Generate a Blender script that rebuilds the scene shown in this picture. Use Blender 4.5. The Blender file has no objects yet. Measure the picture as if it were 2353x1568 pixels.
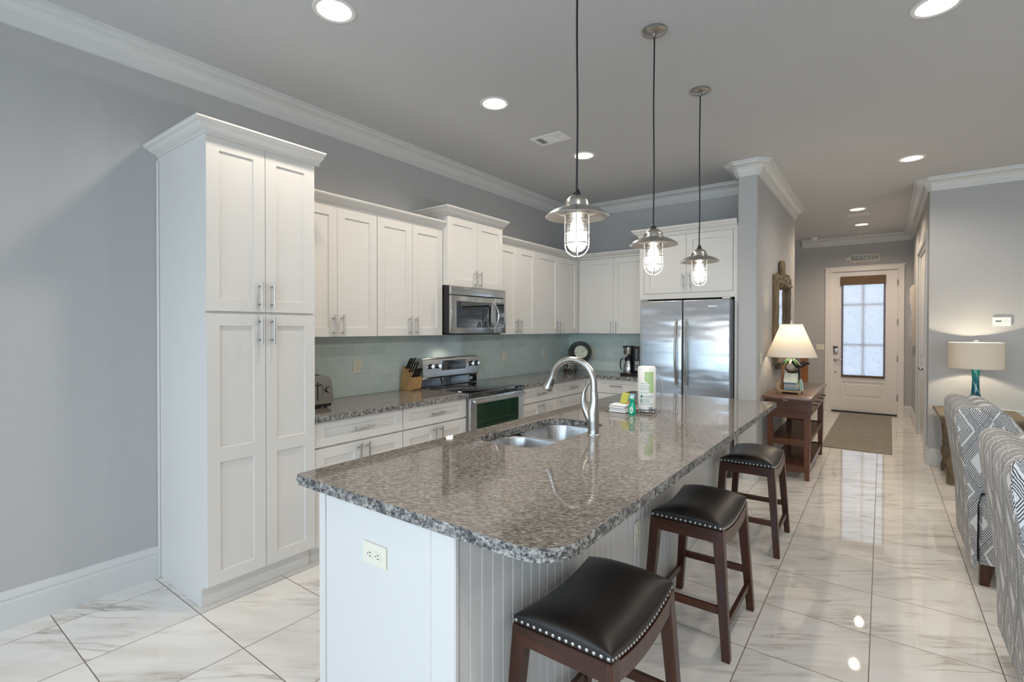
import bpy, bmesh, math, random
from mathutils import Vector, Matrix
from mathutils.geometry import tessellate_polygon
random.seed(7)
S = bpy.context.scene
COL = S.collection
PI = math.pi

# ------------------------------------------------------------ camera
CAM = Vector((3.35264, 0.08149, 1.43808))
yaw, pit, rol = 0.638384, -0.008809, 0.000857
fw = Vector((-math.sin(yaw) * math.cos(pit), math.cos(yaw) * math.cos(pit), math.sin(pit)))
rt0 = Vector((math.cos(yaw), math.sin(yaw), 0)); up0 = rt0.cross(fw)
rt = rt0 * math.cos(rol) + up0 * math.sin(rol); up = up0 * math.cos(rol) - rt0 * math.sin(rol)
cd = bpy.data.cameras.new('camera'); cam = bpy.data.objects.new('camera', cd); COL.objects.link(cam)
cam.matrix_world = Matrix(((rt.x, up.x, -fw.x, CAM.x), (rt.y, up.y, -fw.y, CAM.y), (rt.z, up.z, -fw.z, CAM.z), (0, 0, 0, 1)))
cd.sensor_fit = 'HORIZONTAL'; cd.sensor_width = 36; cd.lens = 1145.81 * 36 / 2353
cd.shift_y = -18.38 / 2353; cd.clip_start = 0.02; cd.clip_end = 200
S.camera = cam

# ------------------------------------------------------------ exposure
S.view_settings.view_transform = 'Standard'; S.view_settings.look = 'None'
S.view_settings.gamma = 1; S.view_settings.use_curve_mapping = False
S.view_settings.exposure = 0.55
S.cycles.use_denoising = True
S.cycles.max_bounces = 10; S.cycles.diffuse_bounces = 6; S.cycles.glossy_bounces = 5; S.cycles.transparent_max_bounces = 16
S.cycles.sample_clamp_indirect = 6.0; S.cycles.caustics_reflective = False; S.cycles.caustics_refractive = False

# ------------------------------------------------------------ world: bright hazy beach sky seen through the windows
SKY = 5.3
w = bpy.data.worlds.new('sky'); S.world = w; w.use_nodes = True
nt = w.node_tree; bg = nt.nodes['Background']
tc = nt.nodes.new('ShaderNodeTexCoord'); sp = nt.nodes.new('ShaderNodeSeparateXYZ'); rp = nt.nodes.new('ShaderNodeValToRGB')
nt.links.new(tc.outputs['Generated'], sp.inputs[0])
mp = nt.nodes.new('ShaderNodeMapRange'); mp.inputs[1].default_value = -1; mp.inputs[2].default_value = 1
nt.links.new(sp.outputs[2], mp.inputs[0]); nt.links.new(mp.outputs[0], rp.inputs[0]); nt.links.new(rp.outputs[0], bg.inputs[0])
e = rp.color_ramp.elements
e[0].position = 0.30; e[0].color = (.58, .66, .72, 1); e[1].position = 0.9; e[1].color = (.42, .62, 1, 1)
q = rp.color_ramp.elements.new(.485); q.color = (.62, .74, .84, 1)
q = rp.color_ramp.elements.new(.515); q.color = (.72, .88, 1, 1)
bg.inputs[1].default_value = SKY

# windows behind the camera (x0, x1, z0, z1) in the rear wall, and the daylight entering by them
REAR = -3.4
WINS = [(0.30, 2.80, .38, 2.46), (3.10, 5.60, .38, 2.46), (5.90, 8.40, .38, 2.46)]
LWIN = (-2.95, -.75, .38, 2.46)     # unseen window added in the left wall to brighten the fridge reflection
def portal(loc, rot, sx, sy, name):
    l = bpy.data.lights.new(name, 'AREA'); l.shape = 'RECTANGLE'; l.size = sx; l.size_y = sy
    l.cycles.is_portal = True
    o = bpy.data.objects.new(name, l); COL.objects.link(o); o.location = loc; o.rotation_euler = rot
for k, (a, b, c, d) in enumerate(WINS):
    portal(((a + b) / 2, REAR - .1, (c + d) / 2), (PI / 2, 0, 0), b - a, d - c, 'window_daylight')
portal((-.14, (LWIN[0] + LWIN[1]) / 2, (LWIN[2] + LWIN[3]) / 2), (PI / 2, 0, -PI / 2), LWIN[1] - LWIN[0], LWIN[3] - LWIN[2], 'window_daylight')  # daylight portal of the added left window
portal((3.1, 10.62, 1.4), (-PI / 2, 0, 0), .7, 1.7, 'door_daylight')

DOWN_W = 26.0      # recessed lamps
WARM = (1.0, .89, .76)
def lamp_point(loc, watt, r, color, parent=None, name='bulb_light'):
    l = bpy.data.lights.new(name, 'POINT'); l.energy = watt; l.shadow_soft_size = r; l.color = color
    o = bpy.data.objects.new(name, l); COL.objects.link(o); o.location = loc
    if parent: o.parent = parent; o.location = Vector(loc) - parent.location
    return o
def lamp_spot(loc, watt, r, color, size, blend, rot=(0, 0, 0), parent=None, name='spot_light'):
    l = bpy.data.lights.new(name, 'SPOT'); l.energy = watt; l.shadow_soft_size = r; l.color = color
    l.spot_size = size; l.spot_blend = blend
    o = bpy.data.objects.new(name, l); COL.objects.link(o); o.location = loc; o.rotation_euler = rot
    if parent: o.parent = parent; o.location = Vector(loc) - parent.location
    return o

# ------------------------------------------------------------ materials
def lin(c): return tuple(((x / 255) / 12.92 if x / 255 <= .04045 else ((x / 255 + .055) / 1.055) ** 2.4) for x in c) + (1,)
class G:
    def __init__(s, name):
        s.m = bpy.data.materials.new(name); s.m.use_nodes = True; s.t = s.m.node_tree
        s.b = s.t.nodes['Principled BSDF']; s.out = s.t.nodes['Material Output']
    def n(s, typ, **kw):
        nd = s.t.nodes.new(typ)
        for k, v in kw.items(): setattr(nd, k, v)
        return nd
    def l(s, a, b): s.t.links.new(a, b)
    def set(s, **kw):
        for k, v in kw.items():
            s.put(s.b.inputs[k.replace('_', ' ')], v)
        return s
    def put(s, sock, v):
        if isinstance(v, bpy.types.NodeSocket): s.l(v, sock)
        else: sock.default_value = v
    def math(s, op, a, b=None, c=None, clamp=False):
        nd = s.n('ShaderNodeMath', operation=op, use_clamp=clamp); s.put(nd.inputs[0], a)
        if b is not None: s.put(nd.inputs[1], b)
        if c is not None: s.put(nd.inputs[2], c)
        return nd.outputs[0]
    def mix(s, f, a, b, mode='MIX'):
        nd = s.n('ShaderNodeMix', data_type='RGBA', blend_type=mode)
        s.put(nd.inputs[0], f); s.put(nd.inputs[6], a); s.put(nd.inputs[7], b); return nd.outputs[2]
    def obj(s): return s.n('ShaderNodeTexCoord').outputs['Object']
    def uv(s): return s.n('ShaderNodeTexCoord').outputs['UV']
    def mapv(s, v, scale=(1, 1, 1), rot=(0, 0, 0), loc=(0, 0, 0)):
        nd = s.n('ShaderNodeMapping'); s.l(v, nd.inputs[0]); nd.inputs[1].default_value = loc; nd.inputs[2].default_value = rot; nd.inputs[3].default_value = scale
        return nd.outputs[0]
    def noise(s, v, scale, detail=3, rough=.5, dist=0):
        nd = s.n('ShaderNodeTexNoise'); s.l(v, nd.inputs['Vector'])
        nd.inputs['Scale'].default_value = scale; nd.inputs['Detail'].default_value = detail; nd.inputs['Roughness'].default_value = rough; nd.inputs['Distortion'].default_value = dist
        return nd.outputs[0]
    def ramp(s, f, stops, interp='LINEAR'):
        nd = s.n('ShaderNodeValToRGB'); s.l(f, nd.inputs[0]); cr = nd.color_ramp; cr.interpolation = interp
        while len(cr.elements) < len(stops): cr.elements.new(.5)
        for el, (p, c) in zip(cr.elements, stops):
            el.position = p; el.color = c if len(c) == 4 else tuple(c) + (1,)
        return nd.outputs[0]
    def sep(s, v):
        nd = s.n('ShaderNodeSeparateXYZ'); s.l(v, nd.inputs[0]); return nd.outputs
    def comb(s, x, y, z=0.0):
        nd = s.n('ShaderNodeCombineXYZ'); s.put(nd.inputs[0], x); s.put(nd.inputs[1], y); s.put(nd.inputs[2], z); return nd.outputs[0]
    def bump(s, h, strength, dist=.002):
        nd = s.n('ShaderNodeBump'); s.put(nd.inputs['Height'], h); nd.inputs['Strength'].default_value = strength; nd.inputs['Distance'].default_value = dist
        s.l(nd.outputs[0], s.b.inputs['Normal']); return s
def plain(name, col, rough=.5, metal=0, bump=None, **kw):
    g = G(name); g.set(Base_Color=col if len(col) == 4 else tuple(col) + (1,), Roughness=rough, Metallic=metal, **kw)
    if bump: g.bump(g.noise(g.obj(), bump[0], 2), bump[1], bump[2] if len(bump) > 2 else .002)
    return g.m
def emis(name, col, st):
    g = G(name); g.set(Base_Color=tuple(col) + (1,), Emission_Color=tuple(col) + (1,), Emission_Strength=st); return g.m
M = {}
M['wall'] = plain('wall_paint', (.475, .475, .475), .75, bump=(140, .35, .003))
M['ceil'] = plain('ceiling_paint', (.56, .565, .57), .8, bump=(120, .4, .003))
M['trim'] = plain('trim_paint', (.66, .67, .66), .35)
M['cab'] = plain('cabinet_paint', (.695, .68, .655), .38)
M['door'] = plain('door_paint', (.84, .80, .775), .4)
M['plate'] = plain('ivory_plastic', (.78, .74, .62), .35)
M['whitepl'] = plain('white_plastic', (.80, .80, .78), .35)
M['black'] = plain('black_plastic', (.012, .012, .013), .3)
M['matblack'] = plain('matte_black', (.02, .02, .02), .6)
M['blackglass'] = plain('black_glass', (.006, .006, .008), .03, Specular_IOR_Level=1.0, IOR=1.75)
M['darkgap'] = plain('dark_recess', (.03, .03, .03), .7)
M['nickel'] = plain('brushed_nickel', (.50, .485, .46), .28, 1)
M['chrome'] = plain('polished_steel', (.72, .72, .72), .12, 1)
M['chrome2'] = plain('satin_steel', (.50, .48, .45), .22, 1)
M['cord'] = plain('black_cord', (.012, .012, .016), .6)
M['bronze'] = plain('oiled_bronze', (.018, .016, .015), .4, .3)
def steel(name, col, rough, ax):
    g = G(name); sc = [6, 6, 6]; sc[ax] = .5
    for i in range(3):
        if i != ax: sc[i] = 260
    n = g.noise(g.mapv(g.obj(), sc), 1, 2)
    g.set(Base_Color=col + (1,), Metallic=1, Roughness=g.math('MULTIPLY_ADD', n, .12, rough - .06))
    g.bump(n, .012, .0006); return g.m
M['steel'] = steel('stainless_steel', (.60, .60, .60), .24, 1)
def fridge_steel():
    g = G('fridge_stainless'); o = g.obj()
    n = g.noise(g.mapv(o, (.6, .6, 420)), 1, 2); wv = g.noise(g.mapv(o, (1.3, 1, 4.5)), 1, 2, .45)
    g.set(Base_Color=(.50, .525, .56, 1), Metallic=1, Roughness=g.math('MULTIPLY_ADD', n, .05, .27), Anisotropic=.9, Anisotropic_Rotation=.0)
    tg = g.n('ShaderNodeTangent', direction_type='RADIAL', axis='Z'); g.l(tg.outputs[0], g.b.inputs['Tangent'])
    g.bump(wv, .35, .05); return g.m
M['fridge'] = fridge_steel()
M['sink'] = steel('sink_steel', (.62, .62, .62), .26, 2)
M['casegrey'] = plain('fridge_side_grey', (.16, .16, .165), .45)  # even dark grey for the range body and fridge case

def floor_mat():
    g = G('polished_marble_tile'); T = .4516; gx, gy = .1551, .7005
    o = g.sep(g.obj())
    u = g.math('DIVIDE', g.math('SUBTRACT', o[0], gx), T); v = g.math('DIVIDE', g.math('SUBTRACT', o[1], gy), T)
    iu = g.math('FLOOR', u); iv = g.math('FLOOR', v); fu = g.math('FRACT', u); fv = g.math('FRACT', v)
    wn = g.n('ShaderNodeTexWhiteNoise', noise_dimensions='2D'); g.l(g.comb(iu, iv), wn.inputs['Vector'])
    rc = g.sep(wn.outputs['Color'])
    # local coordinates in the tile, mirrored at random and shifted so that each tile has its own veins
    sx = g.math('MULTIPLY', g.math('SUBTRACT', fu, .5), T); sy = g.math('MULTIPLY', g.math('SUBTRACT', fv, .5), T)
    p = g.comb(g.math('MULTIPLY_ADD', rc[0], 37, sx), g.math('MULTIPLY_ADD', rc[1], 37, sy), g.math('MULTIPLY', rc[2], 5))
    r = g.mapv(p, (1, 1, 1), (0, 0, math.radians(-33)))
    warp = g.n('ShaderNodeVectorMath', operation='ADD'); g.l(r, warp.inputs[0])
    nz = g.n('ShaderNodeTexNoise'); g.l(r, nz.inputs['Vector']); nz.inputs['Scale'].default_value = 3.2; nz.inputs['Detail'].default_value = 3
    sc = g.n('ShaderNodeVectorMath', operation='SCALE'); g.l(nz.outputs['Color'], sc.inputs[0]); sc.inputs['Scale'].default_value = .055
    g.l(sc.outputs[0], warp.inputs[1])
    a = g.noise(g.mapv(warp.outputs[0], (1.3, 12, 1)), 1, 4, .55)
    vein = g.math('ABSOLUTE', g.math('SUBTRACT', a, .5))
    vein = g.ramp(vein, [(0, (1, 1, 1)), (.018, (.45, .45, .45)), (.07, (0, 0, 0))])
    patch = g.ramp(g.noise(g.mapv(r, (2.2, 5, 1)), 1, 3), [(.42, (0, 0, 0)), (.68, (1, 1, 1))])
    base = g.mix(g.noise(r, 6, 3), (.80, .77, .72, 1), (.87, .85, .815, 1))
    col = g.mix(g.math('MULTIPLY', g.math('MULTIPLY', vein, patch), .8), base, (.33, .27, .20, 1))
    soft = g.ramp(g.noise(g.mapv(warp.outputs[0], (1.5, 8, 1)), 1, 2), [(.50, (0, 0, 0)), (.72, (1, 1, 1))])
    col = g.mix(g.math('MULTIPLY', soft, .28), col, (.50, .43, .34, 1))
    w_ = .0045
    du = g.math('MINIMUM', fu, g.math('SUBTRACT', 1, fu)); dv = g.math('MINIMUM', fv, g.math('SUBTRACT', 1, fv))
    gr = g.math('LESS_THAN', g.math('MINIMUM', du, dv), w_)
    col = g.mix(gr, col, (.16, .115, .095, 1))
    g.set(Base_Color=col, Roughness=g.math('MULTIPLY_ADD', gr, .5, .022)); g.b.inputs['Specular IOR Level'].default_value = .75
    g.bump(g.math('SUBTRACT', 1, gr), .25, .002); return g.m
M['floor'] = floor_mat()

def granite():
    g = G('polished_granite'); o = g.obj()
    st = g.mapv(o, (1, 1.0, 1), (0, 0, -.62))
    big = g.noise(st, 5, 3, .6, .6); mid = g.noise(g.mapv(st, (62, 165, 120)), 1, 5, .74, .25)
    col = g.ramp(mid, [(.33, (.030, .026, .023)), (.43, (.11, .094, .081)), (.50, (.205, .182, .16)), (.57, (.31, .288, .262)), (.68, (.48, .46, .43))])
    bl = g.ramp(g.noise(g.mapv(st, (34, 110, 70)), 1, 4, .72, .2), [(.33, (1, 1, 1)), (.42, (0, 0, 0))])
    col = g.mix(g.math('MULTIPLY', bl, .75), col, (.020, .018, .019, 1))
    col = g.mix(g.math('MULTIPLY', big, .35), col, (.15, .118, .092, 1))
    g.set(Base_Color=col, Roughness=.04); g.b.inputs['Specular IOR Level'].default_value = .62
    return g.m
M['granite'] = granite()
def granite_edge():
    g = G('chiselled_granite_edge'); o = g.obj(); mid = g.noise(o, 110, 5, .75, .8); blob = g.noise(o, 48, 3, .6, .4)
    f = g.math('ADD', g.math('MULTIPLY', mid, .62), g.math('MULTIPLY', blob, .38))
    col = g.ramp(f, [(.40, (.014, .015, .019)), (.46, (.07, .068, .07)), (.505, (.22, .21, .195)), (.56, (.42, .40, .37)), (.66, (.62, .60, .57))])
    g.set(Base_Color=col, Roughness=.28); g.bump(g.noise(o, 70, 4, .65), .8, .010); return g.m
M['granite_edge'] = granite_edge()

def tile_mat(name, ax):
    g = G(name); o = g.sep(g.obj()); W, H = .1545, .0787
    v = g.math('DIVIDE', g.math('SUBTRACT', o[2], .9075), H); iv = g.math('FLOOR', v)
    off = g.math('MULTIPLY', g.math('MODULO', g.math('ADD', iv, 20), 2), .5)
    u = g.math('ADD', g.math('DIVIDE', g.math('SUBTRACT', o[ax], .03), W), off); iu = g.math('FLOOR', u)
    fu = g.math('FRACT', u); fv = g.math('FRACT', v)
    wn = g.n('ShaderNodeTexWhiteNoise', noise_dimensions='2D'); g.l(g.comb(iu, iv), wn.inputs['Vector'])
    col = g.mix(wn.outputs['Value'], (.57, .67, .635, 1), (.65, .745, .71, 1))
    du = g.math('MULTIPLY', g.math('MINIMUM', fu, g.math('SUBTRACT', 1, fu)), W); dv = g.math('MULTIPLY', g.math('MINIMUM', fv, g.math('SUBTRACT', 1, fv)), H)
    d = g.math('MINIMUM', du, dv); gr = g.math('LESS_THAN', d, .0017)
    col = g.mix(gr, col, (.74, .77, .73, 1))
    h = g.math('MINIMUM', g.math('DIVIDE', d, .004), 1.0)
    tilt = g.math('ADD', g.math('MULTIPLY', g.noise(g.obj(), 9, 1), .25), h)
    g.set(Base_Color=col, Roughness=g.math('MULTIPLY_ADD', gr, .5, .08)); g.bump(tilt, .35, .003); return g.m
M['tile_l'] = tile_mat('aqua_glass_tile', 1); M['tile_b'] = tile_mat('aqua_glass_tile_back', 0)

def wood(name, c0, c1, rough, ax=1, sc=1.0, coat=0):
    g = G(name); s = [28 * sc] * 3; s[ax] = 2.2 * sc
    n = g.noise(g.mapv(g.obj(), s), 1, 5, .6, .8)
    n2 = g.noise(g.mapv(g.obj(), [x * 4 for x in s]), 1, 2)
    col = g.ramp(n, [(.3, c0), (.7, c1)])
    col = g.mix(g.math('MULTIPLY', n2, .25), col, tuple(x * .5 for x in c0) + (1,))
    g.set(Base_Color=col, Roughness=rough); g.b.inputs['Coat Weight'].default_value = coat; g.b.inputs['Coat Roughness'].default_value = .15
    g.bump(n, .08, .001); return g.m
M['mahog'] = wood('mahogany_stain', (.026, .0075, .0035), (.088, .025, .010), .30, 2, 1, .05)
M['mahogx'] = wood('mahogany_stain_rail', (.026, .0075, .0035), (.088, .025, .010), .30, 0, 1, .05)
M['cart'] = wood('cherry_wood', (.085, .028, .014), (.17, .062, .028), .3, 2, .8, .3)
M['carttop'] = wood('cherry_wood_top', (.105, .045, .03), (.20, .09, .055), .28, 1, .8, .4)
M['cartx'] = wood('cherry_wood_rail', (.055, .019, .009), (.15, .052, .022), .3, 0, .8, .3)
M['oak'] = wood('maple_block', (.46, .26, .10), (.62, .38, .17), .4, 2, .8)
M['sidewood'] = wood('weathered_oak', (.115, .082, .045), (.215, .158, .088), .45, 0, .7)
M['newel'] = wood('stained_pine', (.26, .085, .025), (.42, .155, .05), .35, 2, .8)
M['drift'] = wood('driftwood', (.10, .072, .042), (.29, .22, .13), .7, 2, 1.2)
M['bamboo'] = wood('woven_bamboo', (.10, .058, .026), (.19, .115, .055), .6, 0, 1.5)
M['leather'] = (lambda g: (g.set(Base_Color=(.012, .008, .0065, 1), Roughness=.40), g.bump(g.math('ADD', g.noise(g.obj(), 320, 3), g.math('MULTIPLY', g.noise(g.mapv(g.obj(), (14, 3, 3)), 1, 3), 4)), .10, .002), g.m)[-1])(G('brown_black_leather'))

def fabric():
    g = G('diamond_weave_fabric'); u = g.sep(g.uv())
    jit = g.math('MULTIPLY', g.math('SUBTRACT', g.noise(g.uv(), 26, 2), .5), .05)
    a = g.math('ADD', g.math('DIVIDE', u[0], .20), jit); b = g.math('ADD', g.math('DIVIDE', u[1], .34), jit)
    fa = g.math('ABSOLUTE', g.math('MULTIPLY', g.math('SUBTRACT', g.math('FRACT', a), .5), 2.0))
    fb = g.math('ABSOLUTE', g.math('MULTIPLY', g.math('SUBTRACT', g.math('FRACT', b), .5), 2.0))
    d = g.math('ADD', fa, fb); big = g.math('LESS_THAN', d, 1.0)
    e_ = g.math('MINIMUM', d, g.math('SUBTRACT', 2.0, d))
    s1 = g.math('GREATER_THAN', g.math('FRACT', g.math('MULTIPLY', e_, 11.5)), .50)
    heather = g.noise(g.uv(), 420, 2, .6); slub = g.noise(g.mapv(g.uv(), (60, 260, 1)), 1, 3, .7)
    gh = g.math('ADD', g.math('MULTIPLY', heather, .5), g.math('MULTIPLY', slub, .5))
    grey = g.ramp(gh, [(.40, (.11, .112, .12)), (.60, (.50, .50, .50))])
    white = g.mix(heather, (.60, .60, .595, 1), (.75, .745, .735, 1))
    dark = g.mix(heather, (.03, .032, .038, 1), (.10, .10, .11, 1))
    ins = g.mix(s1, white, dark)
    dia = g.mix(g.math('LESS_THAN', e_, .40), ins, white); dia = g.mix(g.math('GREATER_THAN', e_, .86), dia, grey)
    tri = g.mix(g.math('LESS_THAN', e_, .17), ins, white); tri = g.mix(g.math('GREATER_THAN', e_, .74), tri, white); tri = g.mix(g.math('GREATER_THAN', e_, .82), tri, grey)
    g.set(Base_Color=g.mix(big, tri, dia), Roughness=.9); g.bump(heather, .25, .002); return g.m
M['fabric'] = fabric()

def rugm():
    g = G('taupe_rug'); o = g.obj()
    n = g.noise(o, 160, 2); k = g.noise(g.mapv(o, (2.2, 1.4, 1)), 1, 3, .6, 1.5)
    r = g.ramp(k, [(.44, (0, 0, 0)), (.50, (1, 1, 1)), (.56, (0, 0, 0))])
    col = g.mix(g.math('MULTIPLY', g.noise(o, 14, 4), .8), (.235, .218, .178, 1), (.38, .36, .305, 1))
    g.set(Base_Color=g.mix(g.math('MULTIPLY', r, .16), col, (.52, .42, .35, 1)), Roughness=.95); g.bump(n, .5, .004); return g.m
M['rug'] = rugm()

def thinglass(name, tint=(1, 1, 1), ref=.12):
    g = G(name); t = g.n('ShaderNodeBsdfTransparent'); t.inputs[0].default_value = tint + (1,)
    gl = g.n('ShaderNodeBsdfGlossy'); gl.inputs['Roughness'].default_value = .02
    lw = g.n('ShaderNodeLayerWeight'); lw.inputs[0].default_value = .25
    mx = g.n('ShaderNodeMixShader'); g.l(g.math('MULTIPLY_ADD', lw.outputs['Fresnel'], .8, ref * .3), mx.inputs[0]); g.l(t.outputs[0], mx.inputs[1]); g.l(gl.outputs[0], mx.inputs[2])
    g.l(mx.outputs[0], g.out.inputs[0]); return g.m
def jar():
    g = G('ribbed_jar_glass'); t = g.n('ShaderNodeBsdfTransparent'); d = g.n('ShaderNodeBsdfTranslucent'); d.inputs[0].default_value = (.95, .95, .93, 1)
    gl = g.n('ShaderNodeBsdfGlossy'); gl.inputs['Roughness'].default_value = .06
    m1 = g.n('ShaderNodeMixShader'); m1.inputs[0].default_value = .014; g.l(t.outputs[0], m1.inputs[1]); g.l(d.outputs[0], m1.inputs[2])
    lw = g.n('ShaderNodeLayerWeight'); lw.inputs[0].default_value = .25
    m2 = g.n('ShaderNodeMixShader'); g.l(g.math('MULTIPLY_ADD', lw.outputs['Fresnel'], .7, .03), m2.inputs[0]); g.l(m1.outputs[0], m2.inputs[1]); g.l(gl.outputs[0], m2.inputs[2])
    g.l(m2.outputs[0], g.out.inputs[0]); return g.m
M['jar'] = jar()
M['glass'] = thinglass('clear_glass'); M['pane'] = thinglass('window_glass', (.95, .97, .98))
def translucent(name, col, tcol, mixf, pleat=None):
    g = G(name); d = g.n('ShaderNodeBsdfDiffuse'); t = g.n('ShaderNodeBsdfTranslucent')
    g.put(d.inputs[0], col); g.put(t.inputs[0], tcol)
    mx = g.n('ShaderNodeMixShader'); mx.inputs[0].default_value = mixf
    g.l(d.outputs[0], mx.inputs[1]); g.l(t.outputs[0], mx.inputs[2]); g.l(mx.outputs[0], g.out.inputs[0]); return g, d, t
M['shade'] = translucent('linen_shade', (.80, .77, .71, 1), (.80, .70, .57, 1), .26)[0].m
def blindm():
    g, d, t = translucent('woven_paper_blind', (.60, .58, .56, 1), (.8, .8, .82, 1), .62)
    o = g.obj(); n = g.noise(g.mapv(o, (14, 14, 150)), 1, 3, .6); k = g.noise(g.mapv(o, (26, 26, 110)), 1, 2, .6)
    f = g.ramp(k, [(.27, (0, 0, 0)), (.34, (1, 1, 1))])
    c = g.mix(n, (.55, .56, .60, 1), (.97, .97, .98, 1)); c = g.mix(f, (.16, .13, .11, 1), c)
    g.l(c, t.inputs[0]); return g.m
M['blind'] = blindm()
def art_glass():
    g = G('teal_swirl_glass'); o = g.obj(); s = g.sep(o)
    ang = g.math('ARCTAN2', s[1], s[0])
    ph = g.math('FRACT', g.math('ADD', g.math('DIVIDE', ang, 2 * PI / 3), g.math('MULTIPLY', s[2], 7.5)))
    st = g.math('LESS_THAN', ph, .10)
    n = g.noise(g.mapv(o, (14, 14, 5)), 1, 3)
    col = g.ramp(g.math('ADD', g.math('MULTIPLY', s[2], 1.8), g.math('MULTIPLY', n, .3)), [(.20, (.004, .03, .09)), (.55, (.005, .11, .17)), (.85, (.015, .24, .23))])
    g.set(Base_Color=g.mix(st, col, (.34, .62, .56, 1)), Roughness=.06); g.b.inputs['Coat Weight'].default_value = .5; return g.m
M['teal'] = art_glass()
M['mirror'] = plain('mirror_glass', (.86, .87, .88), .01, 1)
M['bulb'] = emis('lit_bulb', (1, .95, .86), 5)
M['lens'] = emis('lit_downlight_lens', (1, .94, .85), 6)
M['canwhite'] = plain('downlight_baffle', (.68, .66, .60), .5)

# ------------------------------------------------------------ geometry helpers
def NB(): return bmesh.new()
def box(bm, x0, x1, y0, y1, z0, z1, bev=0, seg=2):
    m = Matrix.Translation(((x0 + x1) / 2, (y0 + y1) / 2, (z0 + z1) / 2)) @ Matrix.Diagonal((abs(x1 - x0), abs(y1 - y0), abs(z1 - z0), 1))
    r = bmesh.ops.create_cube(bm, size=1, matrix=m)
    if bev:
        es = set()
        for v in r['verts']: es.update(v.link_edges)
        bmesh.ops.bevel(bm, geom=list(es), offset=bev, segments=seg, affect='EDGES', profile=.5, clamp_overlap=True)
    return bm
def hexa(bm, lo, hi):           # lo, hi: four (x,y,z) each, same winding
    a = [bm.verts.new(p) for p in lo]; b = [bm.verts.new(p) for p in hi]
    bm.faces.new(a[::-1]); bm.faces.new(b)
    for i in range(4): bm.faces.new((a[i], a[(i + 1) % 4], b[(i + 1) % 4], b[i]))
    return bm
def bar(bm, p, q, w0, d0, w1=None, d1=None, bev=0):   # squared bar from p to q, sections w(x) x d(y)
    w1 = w0 if w1 is None else w1; d1 = d0 if d1 is None else d1
    s = ((-1, -1), (1, -1), (1, 1), (-1, 1))
    return hexa(bm, [(p[0] + i * w0 / 2, p[1] + j * d0 / 2, p[2]) for i, j in s], [(q[0] + i * w1 / 2, q[1] + j * d1 / 2, q[2]) for i, j in s])
def beam(bm, p, q, w, h, up_=(0, 0, 1)):   # rectangular beam along any direction
    p = Vector(p); q = Vector(q); t = (q - p).normalized(); u = t.cross(Vector(up_)).normalized(); v = u.cross(t)
    s = ((-1, -1), (1, -1), (1, 1), (-1, 1))
    return hexa(bm, [p + u * i * w / 2 + v * j * h / 2 for i, j in s], [q + u * i * w / 2 + v * j * h / 2 for i, j in s])
def prism(bm, poly, axis, a0, a1):
    def P(p, a): return {'x': (a, p[0], p[1]), 'y': (p[0], a, p[1]), 'z': (p[0], p[1], a)}[axis]
    A = [bm.verts.new(P(p, a0)) for p in poly]; B = [bm.verts.new(P(p, a1)) for p in poly]; n = len(poly)
    bm.faces.new(A[::-1]); bm.faces.new(B)
    for i in range(n): bm.faces.new((A[i], A[(i + 1) % n], B[(i + 1) % n], B[i]))
    return bm
def lathe(bm, prof, c=(0, 0), seg=24, z0=0):
    rings = []
    for r, z in prof:
        if r < 1e-6: rings.append([bm.verts.new((c[0], c[1], z + z0))])
        else: rings.append([bm.verts.new((c[0] + r * math.cos(2 * PI * k / seg), c[1] + r * math.sin(2 * PI * k / seg), z + z0)) for k in range(seg)])
    for a, b in zip(rings, rings[1:]):
        for k in range(seg):
            k2 = (k + 1) % seg
            if len(a) == 1 and len(b) == 1: continue
            if len(a) == 1: bm.faces.new((a[0], b[k], b[k2]))
            elif len(b) == 1: bm.faces.new((a[k], a[k2], b[0]))
            else: bm.faces.new((a[k], a[k2], b[k2], b[k]))
    return bm
def tube(bm, pts, r, seg=10, cap=True, sq=(1, 1), closed=False):
    pts = [Vector(p) for p in pts]; n = len(pts); rs = r if isinstance(r, (list, tuple)) else [r] * n
    t = []
    for i in range(n):
        a = pts[i - 1] if (i or closed) else pts[i]; b = pts[(i + 1) % n] if (i < n - 1 or closed) else pts[i]
        t.append((b - a).normalized())
    ref = Vector((0, 0, 1)) if abs(t[0].z) < .9 else Vector((1, 0, 0))
    u = t[0].cross(ref).normalized(); rings = []
    for i in range(n):
        u = (u - t[i] * u.dot(t[i])).normalized(); v = t[i].cross(u)
        rings.append([bm.verts.new(pts[i] + (u * math.cos(2 * PI * k / seg) * sq[0] + v * math.sin(2 * PI * k / seg) * sq[1]) * rs[i]) for k in range(seg)])
    prs = list(zip(rings, rings[1:])) + ([(rings[-1], rings[0])] if closed else [])
    for a, b in prs:
        for k in range(seg): bm.faces.new((a[k], a[(k + 1) % seg], b[(k + 1) % seg], b[k]))
    if cap and not closed: bm.faces.new(rings[0][::-1]); bm.faces.new(rings[-1])
    return bm
def ball(bm, c, r, seg=12, sc=(1, 1, 1)):
    m = Matrix.Translation(c) @ Matrix.Diagonal((sc[0], sc[1], sc[2], 1))
    bmesh.ops.create_uvsphere(bm, u_segments=seg, v_segments=max(6, seg // 2 + 2), radius=r, matrix=m); return bm
def spline(pts, n=8):
    pts = [Vector(p) for p in pts]; out = []
    for i in range(len(pts) - 1):
        p0 = pts[max(i - 1, 0)]; p1 = pts[i]; p2 = pts[i + 1]; p3 = pts[min(i + 2, len(pts) - 1)]
        for k in range(n):
            t = k / n
            out.append(.5 * ((2 * p1) + (p2 - p0) * t + (2 * p0 - 5 * p1 + 4 * p2 - p3) * t * t + (3 * p1 - p0 - 3 * p2 + p3) * t ** 3))
    return out + [pts[-1]]
def lerp_list(vals, n):
    out = []
    for a, b in zip(vals, vals[1:]): out += [a + (b - a) * k / n for k in range(n)]
    return out + [vals[-1]]
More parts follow.
